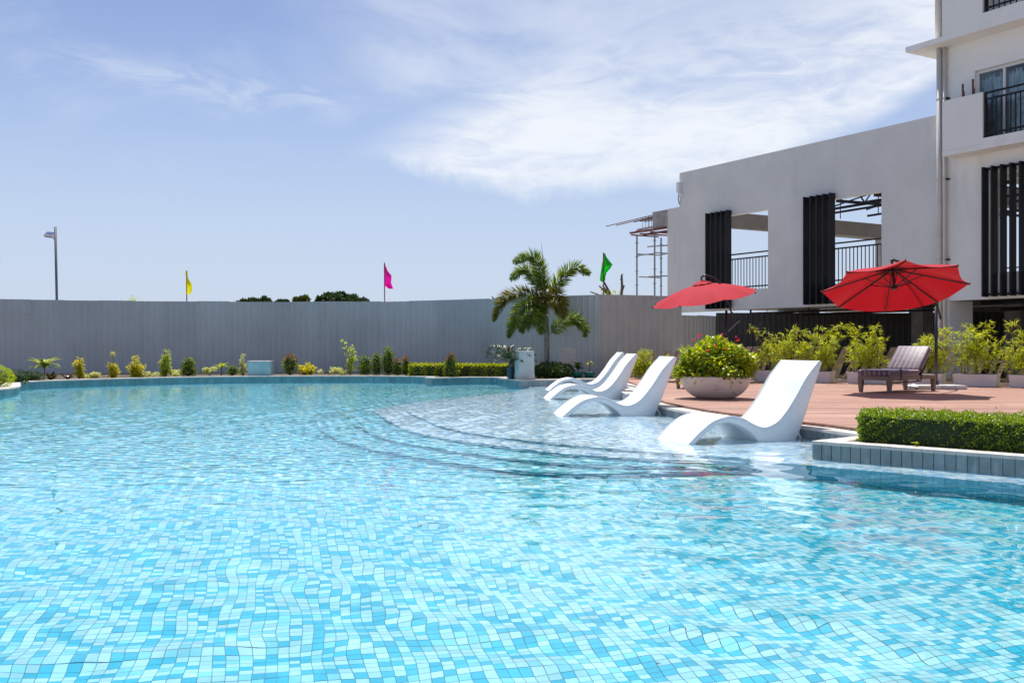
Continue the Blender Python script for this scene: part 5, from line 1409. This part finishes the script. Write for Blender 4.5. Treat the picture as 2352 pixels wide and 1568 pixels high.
def far_tree(label, px0, px1, pytop, Y, m, nb=16, leaf=.6, name='broadleaf_tree', group='trees far beyond the fence', nleaf=260):
    cx = hx((px0 + px1) / 2, Y); r_ = (px1 - px0) * Y / F35 / 2; zt = 1 - (pytop - 790) * Y / F35; rt = thing(name, label, 'tree', (cx, Y, .08), 0, group)
    zc = zt - r_ * .75; P, N_ = [], []; lb_ = MB(); lb_.tube([(0, 0, 0), (.2, 0, zc * .5), (0, .1, zc)], [r_ * .09, r_ * .07, r_ * .05], 8)
    for k in range(nb):
        d = unit(rng.normal(size=3) * [1, 1, .55] + [0, 0, .25]); f = rng.uniform(.45, .9); c_ = d * [r_ * f, r_ * f, r_ * .62 * f] + [0, 0, zc]; rb = r_ * rng.uniform(.11, .25)
        lb_.tube([(0, 0, zc * .8), tuple(c_)], [r_ * .03, r_ * .012], 5); q = rand_unit(nleaf); P.append(q * [rb, rb, rb * .7] * (rng.random((nleaf, 1)) ** .35) + c_); N_.append(q)
    P = np.concatenate(P); N_ = np.concatenate(N_); n = len(P); P[:, 2] = np.minimum(P[:, 2], zt - .08 + rng.random(n) * .12)
    leaves('crown', P, unit(N_ + rand_unit(n)), unit(N_ + rand_unit(n) * .6), rng.uniform(.7, 1.3, n) * leaf, leaf * .55, m, rt); lb_.build('trunk', M_trunk, rt); return rt


L_tree = leaf_mat('far_leaf', [(.016, .038, .010), (.03, .06, .014), (.05, .085, .02)], .25, .45); L_tree2 = leaf_mat('far_leaf_light', [(.05, .08, .015), (.09, .12, .02)], .3, .45)
far_tree('dark dome-shaped treetop left of the middle, beyond the fence', 538, 628, 677, 88, L_tree, 30, .32)
far_tree('small light green treetop beyond the fence', 675, 708, 680, 88, L_tree2, 12, .32)
far_tree('broad dark treetop with layered branches beyond the fence', 718, 842, 658, 92, L_tree, 55, .32, nleaf=260)
far_tree('dark treetop piece showing just above the fence line', 636, 660, 689, 92, L_tree, 8, .3)
sh = thing('yellow_shrub', 'thin yellow-green shrub tips just above the left fence', 'shrub', (hx(305, 31.0), 31.0, .09)); n = 60
P = np.array([hx(305, 31) * 0, 0, 2.28]) + rng.normal(0, 1, (n, 3)) * [.13, .08, .05]; leaves('foliage', P, rand_unit(n), rand_unit(n) + [0, 0, 1], .06, .03, L_lime, sh); MB().tube([(0, 0, 0), (0, 0, 2.25)], .02, 6).build('stem', M_trunk, sh)
fp = thing('palm_tree', 'palm frond tips at the left picture edge beyond the fence', 'palm', (hx(-40, 33), 33, .09)); z_ = 1 + 190 * 33 / F35
fronds(fp, [[(0, 0, z_ - .5), (.3, 0, z_), (.56, 0, z_ + .02)], [(0, 0, z_ - .5), (.25, 0, z_ - .15), (.52, 0, z_ - .1)], [(0, 0, z_ - .5), (-.3, 0, z_), (-.7, 0, z_ - .1)]], L_palm, .2, .025, 120, True); MB().tube([(0, 0, 0), (0, 0, z_ - .4)], [.12, .07], 9).build('trunk', M_ptrunk, fp)
# lopped bare tree behind the fence corner
bt = thing('bare_tree', 'lopped bare branches with a few leaves behind the fence corner', 'tree', (hx(1408, 29), 29, .09)); lx = lambda x, y, dy=0.: ((x - 1408) * 29 / F35, dy, 1 - (y - 790) * 29 / F35 - .09)
for pts_, r in (([lx(1412, 700), lx(1398, 668), lx(1386, 645)], [.05, .04, .025]), ([lx(1425, 700), lx(1429, 660), lx(1428, 632), lx(1430, 629)], [.05, .04, .03, .02]), ([lx(1420, 695), lx(1434, 655)], [.03, .02]), ([lx(1408, 690), lx(1384, 655)], [.03, .02]), ([lx(1410, 690), lx(1388, 668), lx(1376, 656)], [.035, .03, .02]), ([lx(1429, 650), lx(1425, 640)], [.02, .015])): MB().tube(pts_, r, 7).build('branch', M_trunk, bt)
MB().tube([(0, 0, 0), lx(1418, 698)], [.12, .08], 9).build('trunk', M_trunk, bt)
n = 50; leaves('foliage', np.array(lx(1400, 671)) + rng.normal(0, 1, (n, 3)) * [.12, .08, .05], rand_unit(n), rand_unit(n) + [0, 0, 1], .08, .045, L_lime, bt)
for k, (a, b, lb) in enumerate((((1374, 676), (1356, 670), 'cut branch stub poking over the fence right of the palm'), ((1140, 690), (1128, 677), 'cut branch stub poking over the fence left of the palm'))):
    s_ = thing('branch_stub', lb, 'branch', (hx(a[0], 28.6), 28.6 + k, .09)); q = lambda x, y: ((x - a[0]) * 28.6 / F35, 0, 1 - (y - 790) * 28.6 / F35 - .09)
    MB().tube([(.3, 0, 0), (.25, 0, 1.6), q(*a), q(*b)], [.05, .04, .028, .018], 7).build('limb', M_trunk, s_)
# ------------------------------------------------------------------ small things lying about
hz_ = thing('hose', 'thin dark hose running over the deck edge behind the lounger row', 'hose'); q = catmull([G(1400, 876, .16), G(1438, 884, .165), G(1462, 889, .165), G(1476, 897, .16), G(1484, 905, .13), (2.02, 17.0, -.06)], 6)
MB().tube([tuple(p) for p in q], .012, 6).build('tube', M_black, hz_)
bg_ = thing('plastic_bag', 'crumpled white plastic bag beside the parasol base', 'bag', (7.52, 18.72, DECK_Z)); bm = bmesh.new(); bmesh.ops.create_icosphere(bm, subdivisions=3, radius=.1)
for v_ in bm.verts:
    c_ = v_.co; f_ = 1 + .22 * math.sin(c_.x * 60) * math.sin(c_.y * 55 + 1) + .15 * math.sin(c_.z * 70 + c_.x * 30); v_.co = Vector((c_.x * 1.3 * f_, c_.y * f_, max(.003, .045 + c_.z * .5 * f_)))
me = bpy.data.meshes.new('film'); bm.to_mesh(me); bm.free(); me.materials.append(mat('white_film', (.72, .74, .8), .4)); link('film', me, bg_)
for k, (px, pt_, pb_, lb) in enumerate(((1785, 737, 800, 'dry bare twig left of the other two above the bamboo'), (1858, 742, 800, 'dry bare twig in the middle above the bamboo'), (1905, 738, 800, 'dry bare twig right of the other two above the bamboo'))):
    px = (1738, 1785, 1820)[k]; Yt = 23.4; tw = thing('dry_twig', lb, 'twig', (hx(px, Yt), Yt, .4), 0, 'dry twigs above the bamboo'); top_ = 1 - (pt_ + 14 * (k % 2) - 790) * Yt / F35 - .4
    MB().tube([(0, 0, 0), (.03, 0, top_ * .5), (.05 + .06 * k, 0, top_)], [.006, .005, .002], 5).build('stem', M_trunk, tw)
    for j in range(7): z_ = top_ * (.55 + .06 * j); sg = (-1) ** j; MB().tube([(.03 + .02 * j / 7, 0, z_), (.03 + sg * .09, .02, z_ + .07)], [.004, .0015], 4).build('side_twig', M_trunk, tw)
lf_ = [(.55, 4.3, 'small dark fallen leaf floating at the near right of centre'), (1.9, 5.3, 'brown fallen leaf floating at the right of the pool'), (-1.3, 4.6, 'tiny brown leaf floating at the near left of the pool')]
for (x_, y_, lb) in lf_:
    iy = int(np.argmin(np.abs(ys - y_))); ix = int(np.argmin(np.abs(xs - x_))); f_ = thing('floating_leaf', lb, 'leaf', (x_, y_, float(Z[iy, ix]) + .006), random.uniform(0, 6))
    leaves('blade', np.array([[0, 0, 0.]]), np.array([[1., 0, 0]]), np.array([[0, 0, 1.]]), .035, .014, mat('dead_leaf', (.10, .07, .03), .7), f_)
print('TRIS', sum(sum(len(p.vertices) - 2 for p in me.polygons) if len(me.polygons) < 4000 else len(me.polygons) * 2 for me in bpy.data.meshes))
